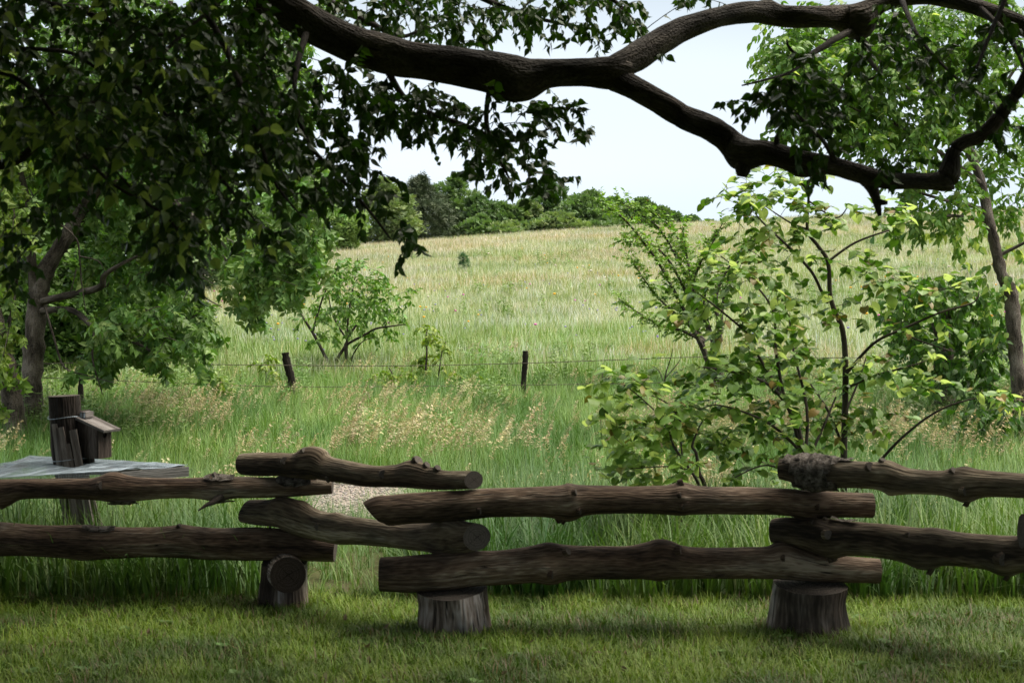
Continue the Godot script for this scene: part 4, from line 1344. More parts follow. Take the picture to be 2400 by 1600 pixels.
	for q in [[[1886, 1330, 8.9, 8], [1884, 1180, 8.9, 7], [1885, 1075, 8.9, 6], [1862, 980, 8.9, 5], [1800, 900, 8.8, 4], [1700, 868, 8.6, 3], [1640, 860, 8.5, 1.6]], [[1884, 1100, 8.9, 5], [1866, 1010, 8.9, 4.4], [1840, 940, 8.9, 4], [1770, 820, 8.7, 3.2], [1750, 780, 8.6, 3], [1680, 720, 8.5, 2.4], [1640, 690, 8.5, 1.2]], [[1838, 930, 8.9, 4], [1820, 830, 8.9, 3.4], [1815, 740, 8.9, 3], [1790, 690, 8.8, 2.4], [1740, 640, 8.6, 2], [1690, 600, 8.4, 1.2]], [[1886, 1090, 8.9, 4.4], [1892, 960, 9, 3.6], [1860, 820, 9.1, 2.6], [1850, 740, 9.1, 1.6]],
		[[1880, 1060, 8.9, 4], [1800, 990, 8.8, 3], [1690, 950, 8.6, 2], [1640, 960, 8.5, 1.2]], [[1895, 1080, 8.9, 4], [1930, 1000, 9, 3], [1960, 930, 9.1, 2]], [[1882, 1130, 8.9, 3.4], [1800, 1090, 8.8, 2.4], [1720, 1120, 8.7, 1.4]]]:
		stem(b, q, 6)
	for q in [[1660, 605, 24, 18, 8.3, 8.5, 5], [1710, 640, 50, 44, 8.3, 8.8, 15], [1770, 670, 50, 40, 8.5, 9, 13], [1620, 715, 66, 30, 8.3, 8.7, 16], [1700, 740, 60, 40, 8.4, 8.9, 14], [1790, 750, 70, 44, 8.6, 9.2, 18], [1860, 720, 50, 50, 8.8, 9.3, 11], [1720, 810, 60, 36, 8.4, 8.9, 13], [1830, 830, 70, 50, 8.7, 9.2, 16], [1680, 880, 76, 34, 8.3, 8.8, 22], [1770, 890, 80, 40, 8.6, 9.1, 22], [1870, 890, 70, 50, 8.8, 9.3, 18], [1650, 950, 70, 40, 8.4, 8.8, 18], [1750, 960, 90, 46, 8.5, 9.1, 26], [1860, 980, 80, 46, 8.7, 9.3, 22],
		[1940, 1010, 60, 44, 8.9, 9.4, 14], [1800, 1040, 100, 36, 8.6, 9.1, 20], [1730, 1110, 70, 26, 8.5, 8.9, 12], [1700, 1030, 50, 30, 8.5, 8.9, 10]]:
		fill(b, q[0], q[1], q[2] * 1.12, q[3] * 1.12, q[4], q[5], maxi(2, int(q[6] * 0.9)), 0.12, 4, 0.06, 0.22, 1.8, 0.0018, Color.WHITE, 0.1, 0.6)
	finish(b, M.twig)
	dress(b, kinds, pal, thr, 300, "leaf", "foliage", 0.42)
	var c := plant("redbud_sapling", "lowest round leaved sapling rising behind the middle log rail", "sapling", 1665, 8.5, grp)
	for q in [[[1672, 1330, 8.5, 6], [1668, 1240, 8.5, 6], [1652, 1140, 8.5, 5], [1639, 1107, 8.5, 4.4], [1632, 1062, 8.5, 4], [1623, 1044, 8.5, 3], [1637, 1006, 8.5, 2], [1650, 980, 8.5, 1]], [[1664, 1220, 8.5, 5], [1639, 1138, 8.5, 4], [1614, 1095, 8.4, 3.4], [1579, 1044, 8.4, 2.8], [1560, 990, 8.4, 2], [1500, 930, 8.3, 1.6], [1460, 900, 8.3, 1]], [[1640, 1118, 8.5, 3], [1603, 1098, 8.4, 2.4], [1558, 1093, 8.3, 2], [1480, 1098, 8.2, 1.2]], [[1594, 985, 8.4, 2], [1570, 950, 8.4, 1.8], [1536, 930, 8.4, 1.5], [1505, 921, 8.4, 1]], [[1668, 1240, 8.5, 3], [1620, 1225, 8.4, 2], [1560, 1215, 8.3, 1]], [[1600, 1075, 8.4, 2], [1595, 1020, 8.4, 2], [1594, 985, 8.4, 2]]]:
		stem(c, q, 6)
	for q in [[1455, 888, 36, 20, 8.1, 8.4, 9], [1505, 905, 50, 26, 8.1, 8.6, 14], [1450, 950, 50, 30, 8.1, 8.5, 13], [1530, 970, 80, 40, 8.1, 8.7, 26], [1460, 1030, 50, 30, 8.1, 8.5, 13], [1560, 1040, 70, 36, 8.2, 8.7, 18], [1640, 1000, 50, 34, 8.3, 8.8, 12], [1500, 1085, 60, 26, 8.1, 8.5, 11], [1420, 1115, 26, 18, 8.1, 8.3, 4], [1560, 1125, 60, 16, 8.2, 8.6, 8], [1600, 1080, 40, 24, 8.2, 8.6, 7], [1580, 1225, 50, 18, 8.2, 8.5, 8]]:
		fill(c, q[0], q[1], q[2] * 1.15, q[3] * 1.15, q[4], q[5], int(q[6] * 0.8), 0.12, 4, 0.064, 0.25, 1.8, 0.0018, Color.WHITE, 0.1, 0.6)
	finish(c, M.twig)
	dress(c, kinds, pal, thr, 300, "leaf", "foliage", 0.42)


# ---- log fence -----------------------------------------------------------------------------------------------------------
func ring_grid(path: Array, rad: Array, sides: int, sd: int, rough: float, knots: Array, slant0 := 0.0, slant1 := 0.0, grooves := 0.5, stain := Color(1, 1, 1), face1 := 0.0) -> MB:
	# a log: rings along a path, angle 0 on top and a quarter turn towards the camera; knots: [ring number, angle, size, height]
	var m := MB.new()
	m.tinted = true
	var n := path.size()
	var p := []
	var run := [0.0]
	for i in range(1, n):
		run.append(run[i - 1] + path[i].distance_to(path[i - 1]))
	var tans := []
	for i in n:
		var t: Vector3 = (path[mini(i + 1, n - 1)] - path[maxi(i - 1, 0)]).normalized()
		tans.append(t)
		var ref := Vector3.UP if absf(t.y) < 0.8 else Vector3(0, 0, -1)
		var U := (ref - t * ref.dot(t)).normalized()
		var W := t.cross(U)
		var row := PackedVector3Array()
		for j in sides + 1:
			var a := TAU * (j % sides) / sides
			var r: float = rad[i]
			r *= 1.0 + rough * N2.get_noise_3d(cos(a) * 14.0 + sd * 31.0, sin(a) * 14.0, run[i] * 60.0) + rough * 0.5 * N2.get_noise_3d(cos(a) * 60.0, sin(a) * 60.0 + sd * 17.0, run[i] * 90.0)
			for g in 4:
				var ga := g * 1.7 + sd * 0.9 + 0.5 * N2.get_noise_2d(run[i] * 30.0, g * 99.0 + sd * 7.0)
				var off := absf(wrapf(a - ga, -PI, PI))
				r -= grooves * 0.008 * maxf(0.0, 1.0 - off / 0.09) * smoothstep(-0.15, 0.25, N2.get_noise_2d(run[i] * 25.0 + 300.0, g * 55.0 + sd))
			for k in knots:
				var ds: float = absf(run[i] - run[k[0]])
				var da: float = absf(wrapf(a - k[1], -PI, PI)) * rad[i]
				r += k[3] * exp(-(ds * ds + da * da * 0.8) / (k[2] * k[2]))
			var along := 0.0
			if slant0 != 0.0 and run[i] < 0.12:
				along = slant0 * cos(a) * (1.0 - run[i] / 0.12)
			if slant1 != 0.0 and run[n - 1] - run[i] < 0.12:
				along = slant1 * cos(a) * (1.0 - (run[n - 1] - run[i]) / 0.12)
			if face1 != 0.0 and run[n - 1] - run[i] < 0.2:
				along -= face1 * (sin(a) + 1.0) * (1.0 - (run[n - 1] - run[i]) / 0.2)
			row.append(path[i] + (U * cos(a) + W * sin(a)) * r + t * along)
		p.append(row)
	var seed_off := sd * 0.37
	for i in n:
		for j in sides + 1:
			var q: Vector3 = p[i][j]
			var da: Vector3 = p[i][(j + 1) % sides] - p[i][(j - 1 + sides) % sides]
			var dt: Vector3 = p[mini(i + 1, n - 1)][j] - p[maxi(i - 1, 0)][j]
			var k := 0.95 + 0.55 * N2.get_noise_3d(q.x * 90.0, q.y * 200.0, q.z * 90.0 + sd * 40.0)
			var w := 0.12 * N2.get_noise_3d(q.x * 40.0 + 70.0, q.y * 90.0, q.z * 40.0)
			m.add(q, da.cross(dt).normalized(), Vector2(run[i], float(j) / sides + seed_off), Color(stain.r * k * (1.0 + w), stain.g * k, stain.b * k * (1.0 - w)))
	for i in n - 1:
		for j in sides:
			var a := i * (sides + 1) + j
			m.tri(a, a + sides + 2, a + 1)
			m.tri(a, a + sides + 1, a + sides + 2)
	return m


func end_disc(body: MB, sides: int, ring: int, outward: Vector3) -> MB:   # the sawn face that closes a log at that ring
	var m := MB.new()
	var first := ring * (sides + 1)
	var c := Vector3.ZERO
	for j in sides:
		c += body.v[first + j]
	c /= sides
	var rows := 5
	for k in rows + 1:
		var f := float(k) / rows
		for j in sides:
			var q := c.lerp(body.v[first + j], f) + outward * (0.004 - 0.004 * f * f)
			var a := TAU * j / sides
			m.add(q, outward, Vector2(0.5 + 0.5 * f * cos(a), 0.5 + 0.5 * f * sin(a)))
	for k in rows:
		for j in sides:
			var a := k * sides + j
			var b := k * sides + (j + 1) % sides
			if outward.dot((m.v[b + sides] - m.v[a + sides]).cross(m.v[a] - m.v[a + sides])) > 0.0:
				m.tri(a, b, b + sides)
				m.tri(a, b + sides, a + sides)
			else:
				m.tri(a, b + sides, b)
				m.tri(a, a + sides, b + sides)
	return m


func log_rail(label: String, group: String, prof: Array, da: Array, db: Array, sd: int, knots: Array, mat: Material, opts := {}) -> Node3D:
	# prof: [px, top, bottom] in the photograph; the depth runs from da = [px, d] to db
	var pts := []
	var rad := []
	for q in prof:
		var d := lerpf(da[1], db[1], (float(q[0]) - da[0]) / (float(db[0]) - da[0]))
		pts.append(P(q[0], (q[1] + q[2]) * 0.5, d))
		rad.append((q[2] - q[1]) * 0.5 * d / F * 0.985)
	pts = smooth_path(pts, 7)
	rad = smooth_num(rad, 7)
	for pass_ in 2:
		var sm := rad.duplicate()
		for i in range(2, rad.size() - 2):
			sm[i] = (rad[i - 2] + rad[i - 1] + rad[i] + rad[i + 1] + rad[i + 2]) / 5.0
		rad = sm
	var at: Vector3 = (pts[0] + pts[-1]) * 0.5
	at.y -= 0.08
	var t := thing("log_rail", label, "log", at, group)
	var sides := 30
	var ks := []
	for k in knots:   # [px, angle in degrees, size, height, stub]
		var best := 0
		for i in pts.size():
			if absf(shown(pts[i]).x - k[0]) < absf(shown(pts[best]).x - k[0]):
				best = i
		ks.append([best, deg_to_rad(k[1]), k[2], k[3], k[4]])
	var body := ring_grid(pts, rad, sides, sd, 0.055, ks, opts.get("slant0", 0.0), opts.get("slant1", 0.0), 0.3, opts.get("stain", Color(1, 1, 1)), opts.get("face1", 0.0))
	part("log_body", body.mesh(at), mat, t)
	var n := pts.size()
	var t0: Vector3 = (pts[0] - pts[1]).normalized()
	var t1: Vector3 = (pts[n - 1] - pts[n - 2]).normalized()
	part("cut_end", end_disc(body, sides, 0, t0).mesh(at), M.cut_end, t)
	var f1: float = opts.get("face1", 0.0)
	if f1 > 0.0:   # sawn obliquely: the face turns towards the lawn
		var side := t1.cross((Vector3.UP - t1 * t1.y).normalized())
		t1 = (t1 + side * f1 / rad[n - 1]).normalized()
	part("cut_end", end_disc(body, sides, n - 1, t1).mesh(at), M.cut_end, t)
	for k in ks:
		if k[4] <= 0.0:
			continue
		var i: int = k[0]
		var tt: Vector3 = (pts[mini(i + 1, n - 1)] - pts[maxi(i - 1, 0)]).normalized()
		var U := (Vector3.UP - tt * tt.y).normalized()
		var W := tt.cross(U)
		var out: Vector3 = (U * cos(k[1]) + W * sin(k[1]) + tt * 0.3 * sin(sd + i)).normalized()
		var c: Vector3 = pts[i] + out * (rad[i] + k[3] * 0.6 - 0.015)
		var h: float = k[4]
		var rr: float = clampf(k[2] * 0.6, 0.017, 0.03)
		h *= 0.7
		var path := [c, c + out * (0.012 + h * 0.4) + tt * rr * 0.2, c + out * (0.012 + h) + tt * rr * 0.5]
		var st := ring_grid(path, [rr * 1.25, rr * 1.05, rr * 0.92], 12, i + sd, 0.2, [], 0.0, 0.0, 0.0, Color(1.15, 1.15, 1.15))
		var kn := part("knot", st.mesh(at), mat, t)
		part("knot_end", end_disc(st, 12, 2, out).mesh(at), M.cut_end, kn)
	for q in opts.get("flakes", []):   # [px, angle, length, width]: loose plates of bark
		var i := 0
		for e in n:
			if absf(shown(pts[e]).x - q[0]) < absf(shown(pts[i]).x - q[0]):
				i = e
		var tt: Vector3 = (pts[mini(i + 1, n - 1)] - pts[maxi(i - 1, 0)]).normalized()
		var U := (Vector3.UP - tt * tt.y).normalized()
		var W := tt.cross(U)
		var mb := MB.new()
		var a0 := deg_to_rad(q[1])
		var span: float = q[3] / rad[i]
		var rows := 7
		var colsn := 5
		for x in rows + 1:
			for y in colsn + 1:
				var f := float(x) / rows - 0.5
				var g := (float(y) / colsn - 0.5) * (1.0 - 1.6 * f * f + 0.4 * N2.get_noise_2d(x * 31.0 + sd, y * 17.0))
				var a := a0 + g * span
				var o := U * cos(a) + W * sin(a)
				var lift := 0.004 + 0.012 * absf(N2.get_noise_2d(x * 50.0 + q[0], y * 50.0)) + 0.012 * absf(f)
				var want: Vector3 = pts[i] + tt * q[2] * f
				var ring := i
				for s in range(maxi(i - 9, 0), mini(i + 10, n)):
					if pts[s].distance_squared_to(want) < pts[ring].distance_squared_to(want):
						ring = s
				var jj := posmod(roundi(a / TAU * sides), sides)
				var skin: float = maxf(body.v[ring * (sides + 1) + jj].distance_to(pts[ring]), rad[i] * 0.9)
				mb.add(want + o * (skin + lift), o, Vector2(q[2] * f * 3.0, g))
		for x in rows:
			for y in colsn:
				var a := x * (colsn + 1) + y
				mb.tri(a, a + colsn + 2, a + 1)
				mb.tri(a, a + colsn + 1, a + colsn + 2)
		part("bark_flake", mb.mesh(at), M.rough_bark, t)
	return t


func stump(label: String, cx: float, d: float, base_y: float, top_y: float, r_top: float, r_base: float, sd: int, lean := 0.0) -> Node3D:
	var b := P(cx, base_y, d)
	b.y = -0.06
	var top := P(cx + lean, top_y, d)
	top.z = b.z
	var at := Vector3(b.x, 0, b.z)
	var t := thing("fence_stump", label, "stump", at, "stumps under the log fence")
	var pts := []
	var rad := []
	for k in 11:
		var f := k / 10.0
		pts.append(b.lerp(top, f))
		rad.append((lerpf(r_base, r_top, pow(f, 0.6)) + r_base * 0.12 * pow(1.0 - f, 4.0)) * d / F)
	var body := ring_grid(pts, rad, 44, sd, 0.1, [], 0.0, 0.02, 1.6)
	part("stump_body", body.mesh(at), M.stump, t)
	part("cut_top", end_disc(body, 44, 10, (top - b).normalized()).mesh(at), M.cut_end, t)
	return t


func log_fence() -> void:
	var g := "peeled log rails of the zigzag fence"
	# left panel
	log_rail("lower left log rail lying on the left stump, running off the left edge", g, [[-420, 1220, 1302], [-200, 1222, 1304], [0, 1223, 1304], [86, 1231, 1304], [184, 1230, 1313], [258, 1234, 1310], [344, 1236, 1306], [425, 1231, 1307], [500, 1237, 1312], [607, 1233, 1315], [684, 1240, 1315], [786, 1255, 1317]], [0, 7.46], [786, 7.42], 1,
		[[184, 30, 0.05, 0.008, 0.0], [430, 20, 0.03, 0.012, 0.012], [645, 20, 0.03, 0.006, 0.006], [190, 200, 0.06, 0.01, 0.0]], M.log, {"flakes": [[240, 25, 0.17, 0.05]]})
	log_rail("upper left log rail with a broken twig below, resting on the curved log", g, [[-400, 1118, 1172], [-200, 1120, 1176], [-60, 1122, 1180], [0, 1122, 1178], [60, 1122, 1169], [150, 1122, 1168], [225, 1120, 1172], [265, 1112, 1178], [330, 1118, 1172], [430, 1120, 1166], [500, 1117, 1172], [560, 1117, 1168], [650, 1118, 1167], [720, 1120, 1161], [779, 1124, 1156]], [0, 7.46], [779, 7.4], 2,
		[[245, 70, 0.045, 0.016, 0.015], [262, 5, 0.07, 0.02, 0.0], [300, 185, 0.06, 0.01, 0.0], [5, 200, 0.05, 0.03, 0.03], [510, 10, 0.05, 0.01, 0.01], [505, 180, 0.05, 0.012, 0.0]], M.log, {"flakes": [[520, 20, 0.16, 0.06], [290, 165, 0.16, 0.06], [690, 40, 0.18, 0.07], [515, 170, 0.14, 0.05]]})
	var tw := thing("broken_twig", "dark broken twig stub hanging under the upper left log rail", "twig", P(505, 1170, 7.38))
	var tm := MB.new()
	tm.tube([P(520, 1160, 7.38), P(500, 1176, 7.36), P(482, 1184, 7.35), P(463, 1197, 7.34)], [0.02, 0.016, 0.01, 0.003], 7)
	part("twig_wood", tm.mesh(P(505, 1170, 7.38)), M.twig, tw)
	# short diagonal panel
	log_rail("strongly curved log wedged between the left and middle rails", g, [[577, 1170, 1226], [600, 1170, 1231], [638, 1170, 1234], [671, 1165, 1243], [708, 1178, 1258], [745, 1196, 1265], [791, 1204, 1277], [837, 1211, 1277], [898, 1219, 1281], [959, 1228, 1287], [1020, 1220, 1295], [1058, 1212, 1302], [1097, 1220, 1298], [1132, 1226, 1290]], [640, 7.44], [1050, 6.9], 3,
		[[668, 40, 0.06, 0.015, 0.0], [700, 0, 0.04, 0.014, 0.0], [790, 5, 0.05, 0.014, 0.0], [762, 80, 0.03, 0.008, 0.008], [1052, 20, 0.08, 0.014, 0.0], [1040, 175, 0.05, 0.014, 0.0]], M.log_grey, {"slant0": 0.02, "face1": 0.036})
	log_rail("topmost short log with knotty humps across the left panels", g, [[566, 1063, 1112], [600, 1060, 1116], [645, 1060, 1116], [684, 1062, 1119], [712, 1058, 1124], [742, 1054, 1126], [762, 1068, 1127], [806, 1077, 1133], [867, 1089, 1141], [919, 1091, 1141], [955, 1084, 1144], [980, 1086, 1146], [1010, 1096, 1148], [1050, 1102, 1149], [1080, 1102, 1148], [1120, 1103, 1146]], [640, 7.44], [1050, 6.9], 4,
		[[686, 65, 0.035, 0.012, 0.01], [716, 25, 0.04, 0.015, 0.02], [738, 5, 0.06, 0.02, 0.0], [922, 75, 0.04, 0.016, 0.014], [965, 0, 0.05, 0.016, 0.02], [990, 10, 0.03, 0.01, 0.018], [1022, 20, 0.03, 0.014, 0.02], [786, 130, 0.03, 0.008, 0.006]], M.log_grey, {"face1": 0.024})
	# middle panel
	log_rail("thick bottom middle log rail lying across the two front stumps", g, [[890, 1305, 1383], [925, 1302, 1386], [959, 1300, 1387], [1020, 1295, 1387], [1066, 1293, 1382], [1112, 1291, 1373], [1180, 1287, 1370], [1253, 1279, 1367], [1290, 1274, 1369], [1345, 1280, 1358], [1467, 1279, 1358], [1520, 1270, 1359], [1552, 1265, 1360], [1605, 1279, 1356], [1700, 1282, 1356], [1800, 1280, 1356], [1836, 1272, 1360], [1899, 1288, 1364], [1975, 1302, 1366], [2061, 1309, 1367]], [890, 6.85], [2061, 6.85], 5,
		[[1317, 45, 0.035, 0.016, 0.016], [1290, 10, 0.07, 0.014, 0.0], [1280, 110, 0.04, 0.01, 0.006], [1584, 45, 0.045, 0.014, 0.008], [1552, 5, 0.06, 0.012, 0.0], [1295, 180, 0.07, 0.01, 0.0], [1545, 180, 0.06, 0.008, 0.0], [1832, 0, 0.05, 0.012, 0.0], [1835, 70, 0.025, 0.006, 0.004]], M.log)
	log_rail("upper middle log rail with chopped left end spanning the front panel", g, [[872, 1172, 1229], [892, 1160, 1232], [920, 1158, 1232], [959, 1154, 1229], [990, 1152, 1228], [1066, 1148, 1221], [1150, 1143, 1213], [1240, 1141, 1210], [1300, 1138, 1214], [1333, 1135, 1219], [1375, 1137, 1207], [1437, 1138, 1204], [1500, 1138, 1204], [1560, 1137, 1207], [1592, 1133, 1211], [1636, 1139, 1206], [1720, 1141, 1205], [1800, 1142, 1206], [1850, 1144, 1210], [1888, 1147, 1216], [1960, 1152, 1214], [2046, 1155, 1213]], [872, 6.85], [2046, 6.85], 6,
		[[1338, 50, 0.03, 0.008, 0.006], [1340, 5, 0.04, 0.01, 0.0], [1330, 180, 0.05, 0.012, 0.008], [1350, 120, 0.025, 0.008, 0.006], [1603, 10, 0.05, 0.012, 0.006], [1592, 65, 0.03, 0.012, 0.006], [1600, 105, 0.03, 0.01, 0.006], [1108, 110, 0.03, 0.01, 0.006], [1917, 95, 0.03, 0.008, 0.004], [1895, 140, 0.03, 0.008, 0.004]], M.log, {"slant0": -0.03})
	# right panel, coming towards the camera
	log_rail("lower right log rail with round knots slanting towards the camera", g, [[1812, 1214, 1272], [1840, 1210, 1279], [1868, 1211, 1284], [1910, 1213, 1296], [1945, 1216, 1306], [1985, 1220, 1303], [2037, 1225, 1304], [2100, 1230, 1314], [2160, 1237, 1327], [2205, 1241, 1326], [2251, 1247, 1327], [2312, 1251, 1334], [2358, 1253, 1345], [2400, 1256, 1343], [2560, 1265, 1352], [2700, 1276, 1366]], [1850, 6.88], [2400, 6.3], 7,
		[[1936, 70, 0.04, 0.02, 0.016], [1915, 40, 0.03, 0.008, 0.005], [1950, 5, 0.03, 0.008, 0.014], [1955, 175, 0.04, 0.01, 0.03], [2165, 175, 0.06, 0.022, 0.01], [2356, 95, 0.05, 0.018, 0.012], [2360, 180, 0.05, 0.016, 0.01], [2190, 5, 0.06, 0.01, 0.0], [2131, 45, 0.016, 0.002, 0.003]], M.log_grey, {"flakes": [[1985, 10, 0.13, 0.03]]})
	log_rail("top right log rail with a rough burl of bark near its left end", g, [[1830, 1075, 1124], [1855, 1071, 1130], [1880, 1068, 1140], [1914, 1068, 1148], [1945, 1072, 1146], [1975, 1078, 1143], [2021, 1079, 1145], [2055, 1084, 1146], [2088, 1082, 1152], [2128, 1096, 1157], [2190, 1102, 1159], [2236, 1100, 1166], [2266, 1095, 1172], [2312, 1102, 1165], [2400, 1109, 1167], [2560, 1117, 1180], [2700, 1124, 1190]], [1850, 6.88], [2400, 6.3], 8,
		[[2052, 50, 0.04, 0.014, 0.014], [2080, 15, 0.03, 0.014, 0.02], [2095, 180, 0.05, 0.022, 0.0], [2228, 30, 0.03, 0.012, 0.016], [2262, 5, 0.05, 0.012, 0.0], [2258, 110, 0.04, 0.01, 0.006], [2262, 180, 0.05, 0.016, 0.01], [1915, 40, 0.09, 0.006, 0.0], [1925, 130, 0.08, 0.004, 0.0]], M.log_grey,
		{"flakes": [[1872, 30, 0.13, 0.1], [1892, 70, 0.14, 0.1], [1905, 10, 0.16, 0.12], [1925, 50, 0.15, 0.12], [1915, 110, 0.16, 0.11], [1935, 145, 0.14, 0.1], [1940, 20, 0.13, 0.1], [1975, 5, 0.12, 0.05], [1895, 150, 0.12, 0.08]]})
	log_rail("dark log end just entering the right edge of the photo", g, [[2396, 1203, 1285], [2440, 1203, 1288], [2600, 1205, 1290], [2900, 1204, 1288]], [2396, 6.22], [2900, 6.15], 9, [], M.log)
	# stumps
	var a := stump("narrow left stump with a round sawn branch face towards the camera", 665, 7.42, 1427, 1316, 54, 62, 21)
	var c := P(674, 1346, 7.24)
	var face := P(675, 1347, 7.205)
	var br := ring_grid([P(668, 1340, 7.38), c, face], [0.098, 0.094, 0.091], 32, 77, 0.04, [], 0.0, 0.0, 0.0)
	var bs := part("branch_stub", br.mesh(a.position), M.stump, a)
	part("cut_face", end_disc(br, 32, 2, (face - c).normalized()).mesh(a.position), M.old_cut, bs)
	stump("broad middle stump with pale streaked side under the thick log", 1069, 6.86, 1488, 1380, 82, 84, 22, -8)
	stump("widest right stump with two vertical cracks", 1895, 6.86, 1482, 1366, 88, 95, 23, 2)
	stump("stump outside the right edge carrying the slanted rails", 2680, 6.1, 1560, 1380, 90, 98, 24)


# ---- birdhouse on its post ------------------------------------------------------------------------------------------------
func post_and_birdhouse() -> void:
	var d := 8.25
	var b := P(207, 1362, d)
	b.y = ground(b.x, -d) - 0.05
	var t := thing("old_timber_post", "thick dark cracked timber post with wooden stakes wired around it", "post", b)
	var pts := [b, P(190, 1235, d), P(176, 1160, d), P(163, 1085, d), P(154, 1000, d), P(150, 927, d)]
	pts = smooth_path(pts, 4)
	var rad := []
	for k in pts.size():
		rad.append(0.091)
	var body := ring_grid(pts, rad, 36, 31, 0.12, [], 0.0, 0.0, 2.6)
	part("timber", body.mesh(b), M.old_post, t)
	part("weathered_top", end_disc(body, 36, pts.size() - 1, Vector3.UP).mesh(b), M.cut_end, t)
	for q in [[127, 993, 158, 1240, 22, -0.085], [139, 1001, 184, 1242, 30, -0.1], [157, 1040, 200, 1245, 24, -0.1], [170, 1007, 216, 1243, 30, -0.098], [187, 1150, 229, 1245, 22, -0.08], [213, 1165, 243, 1244, 22, -0.05]]:
		var lo := P(q[2], q[3] + 20, d + q[5] * 1.25)
		var hi := P(q[0], q[1], d + q[5])
		var y := (hi - lo).normalized()
		var x := y.cross(Vector3(0, 0, 1)).normalized()
		var m := MB.new()
		m.tinted = true
		var w: float = q[4] * 0.5 * d / F
		m.box(Transform3D(Basis(x, y, x.cross(y)), (lo + hi) * 0.5), Vector3(w * 1.1, lo.distance_to(hi), 0.016), Color.WHITE * rf(0.5, 1.1), rf(0, 0.7))
		part("wooden_stake", m.mesh(b), M.board, t)
	for q in [[977, 152, 0.098, 0.0], [1074, 165, 0.118, 0.0]]:
		var ring := []
		var rr := []
		for k in 25:
			var a := TAU * k / 24
			ring.append(P(q[1], q[0], d) + Vector3(cos(a) * q[2], 0.008 * sin(a * 2.0), sin(a) * q[2]))
			rr.append(0.0017)
		var m := MB.new()
		m.tube(ring, rr, 5)
		part("tie_wire", m.mesh(b), M.galvanised, t)
	# birdhouse: x forward (towards its entrance), z its right side
	var u := 0.00247
	var at := P(222, 1072, d - 0.02)
	var h := thing("birdhouse", "grey weathered birdhouse with a sloping board roof on the timber post", "birdhouse", at)
	h.rotation.y = deg_to_rad(-24)
	h.scale = Vector3.ONE * 0.92
	var L := 0.155
	var W := 0.125
	var zz := 0.0
	var rise := 0.238
	var drop := 0.185
	var x0 := -0.085
	var panel := func(poly: Array, z: float, th: float, mat: Material, called: String):
		var m := MB.new()
		var f := []
		var k := []
		for p in poly:
			f.append(Vector3(p.x, p.y, z + th * 0.5))
			k.append(Vector3(p.x, p.y, z - th * 0.5))
		m.quad(f[0], f[1], f[2], f[3], Color.WHITE, 1.0)
		m.quad(k[1], k[0], k[3], k[2], Color.WHITE, 1.0)
		for i in 4:
			var j := (i + 1) % 4
			m.quad(k[i], k[j], f[j], f[i])
		part(called, m.mesh(), mat, h)
	var wall := woody([[0.0, Color(0.02, 0.015, 0.012)], [0.5, Color(0.065, 0.05, 0.041)], [1.0, Color(0.15, 0.125, 0.11)]], Vector3(0.8, 3, 1), 0.6, 9.0, 2.0, 71, 0.8)
	M.wall_board = wall
	panel.call([Vector2(x0, 0), Vector2(x0 + L, 0), Vector2(x0 + L, drop), Vector2(x0, rise)], W * 0.5 - 0.008, 0.016, wall, "side_wall")
	panel.call([Vector2(x0, 0), Vector2(x0 + L, 0), Vector2(x0 + L, drop), Vector2(x0, rise)], -W * 0.5 + 0.008, 0.016, wall, "side_wall")
	var m := MB.new()
	# front wall with its round entrance: a ring of quads between the hole and the edge
	var fx := x0 + L + 0.0095
	var hc := Vector2(0.0, 0.145)
	var angles := []
	for k in 24:
		angles.append(TAU * k / 24)
	for cr in [Vector2(W * 0.5, drop - 0.004), Vector2(-W * 0.5, drop - 0.004), Vector2(-W * 0.5, 0), Vector2(W * 0.5, 0)]:
		angles.append(fposmod((cr - hc).angle(), TAU))
	angles.sort()
	var N := angles.size()
	var inner := []
	var outer := []
	for a in angles:
		var dv := Vector2(cos(a), sin(a))
		inner.append(hc + dv * 0.018)
		var sx: float = (W * 0.5 - 0.001) / maxf(absf(dv.x), 0.0001)
		var sy: float = ((drop - 0.004 - hc.y) if dv.y > 0 else hc.y) / maxf(absf(dv.y), 0.0001)
		outer.append(hc + dv * minf(sx, sy))
	for k in N:
		var j := (k + 1) % N
		for s in [0.0, 0.018]:
			var q := [Vector3(fx - s, inner[j].y, -inner[j].x), Vector3(fx - s, inner[k].y, -inner[k].x), Vector3(fx - s, outer[k].y, -outer[k].x), Vector3(fx - s, outer[j].y, -outer[j].x)]
			var nn := Vector3(1.0 if s == 0.0 else -1.0, 0, 0)
			var first := m.v.size()
			for e in q:
				m.add(e, nn, Vector2(e.y, e.z))
			if s == 0.0:
				m.tri(first, first + 2, first + 1)
				m.tri(first, first + 3, first + 2)
			else:
				m.tri(first, first + 1, first + 2)
				m.tri(first, first + 2, first + 3)
		m.quad(Vector3(fx, outer[j].y, -outer[j].x), Vector3(fx, outer[k].y, -outer[k].x), Vector3(fx - 0.018, outer[k].y, -outer[k].x), Vector3(fx - 0.018, outer[j].y, -outer[j].x))
		m.quad(Vector3(fx, inner[k].y, -inner[k].x), Vector3(fx, inner[j].y, -inner[j].x), Vector3(fx - 0.018, inner[j].y, -inner[j].x), Vector3(fx - 0.018, inner[k].y, -inner[k].x))
	part("front_wall", m.mesh(), wall, h).set_meta("label", "front board with the round entrance hole")
	m = MB.new()
	m.box(Transform3D(Basis(), Vector3(x0 + L * 0.5 - 0.004, 0.010, 0)), Vector3(L - 0.02, 0.016, W - 0.036))
	part("floor_board", m.mesh(), M.board, h)
	m = MB.new()
	m.box(Transform3D(Basis(), Vector3(x0 - 0.01, 0.11, 0)), Vector3(0.018, 0.37, W * 0.95))
	part("back_board", m.mesh(), wall, h)
	m = MB.new()
	var slope := atan2(rise - drop, L)
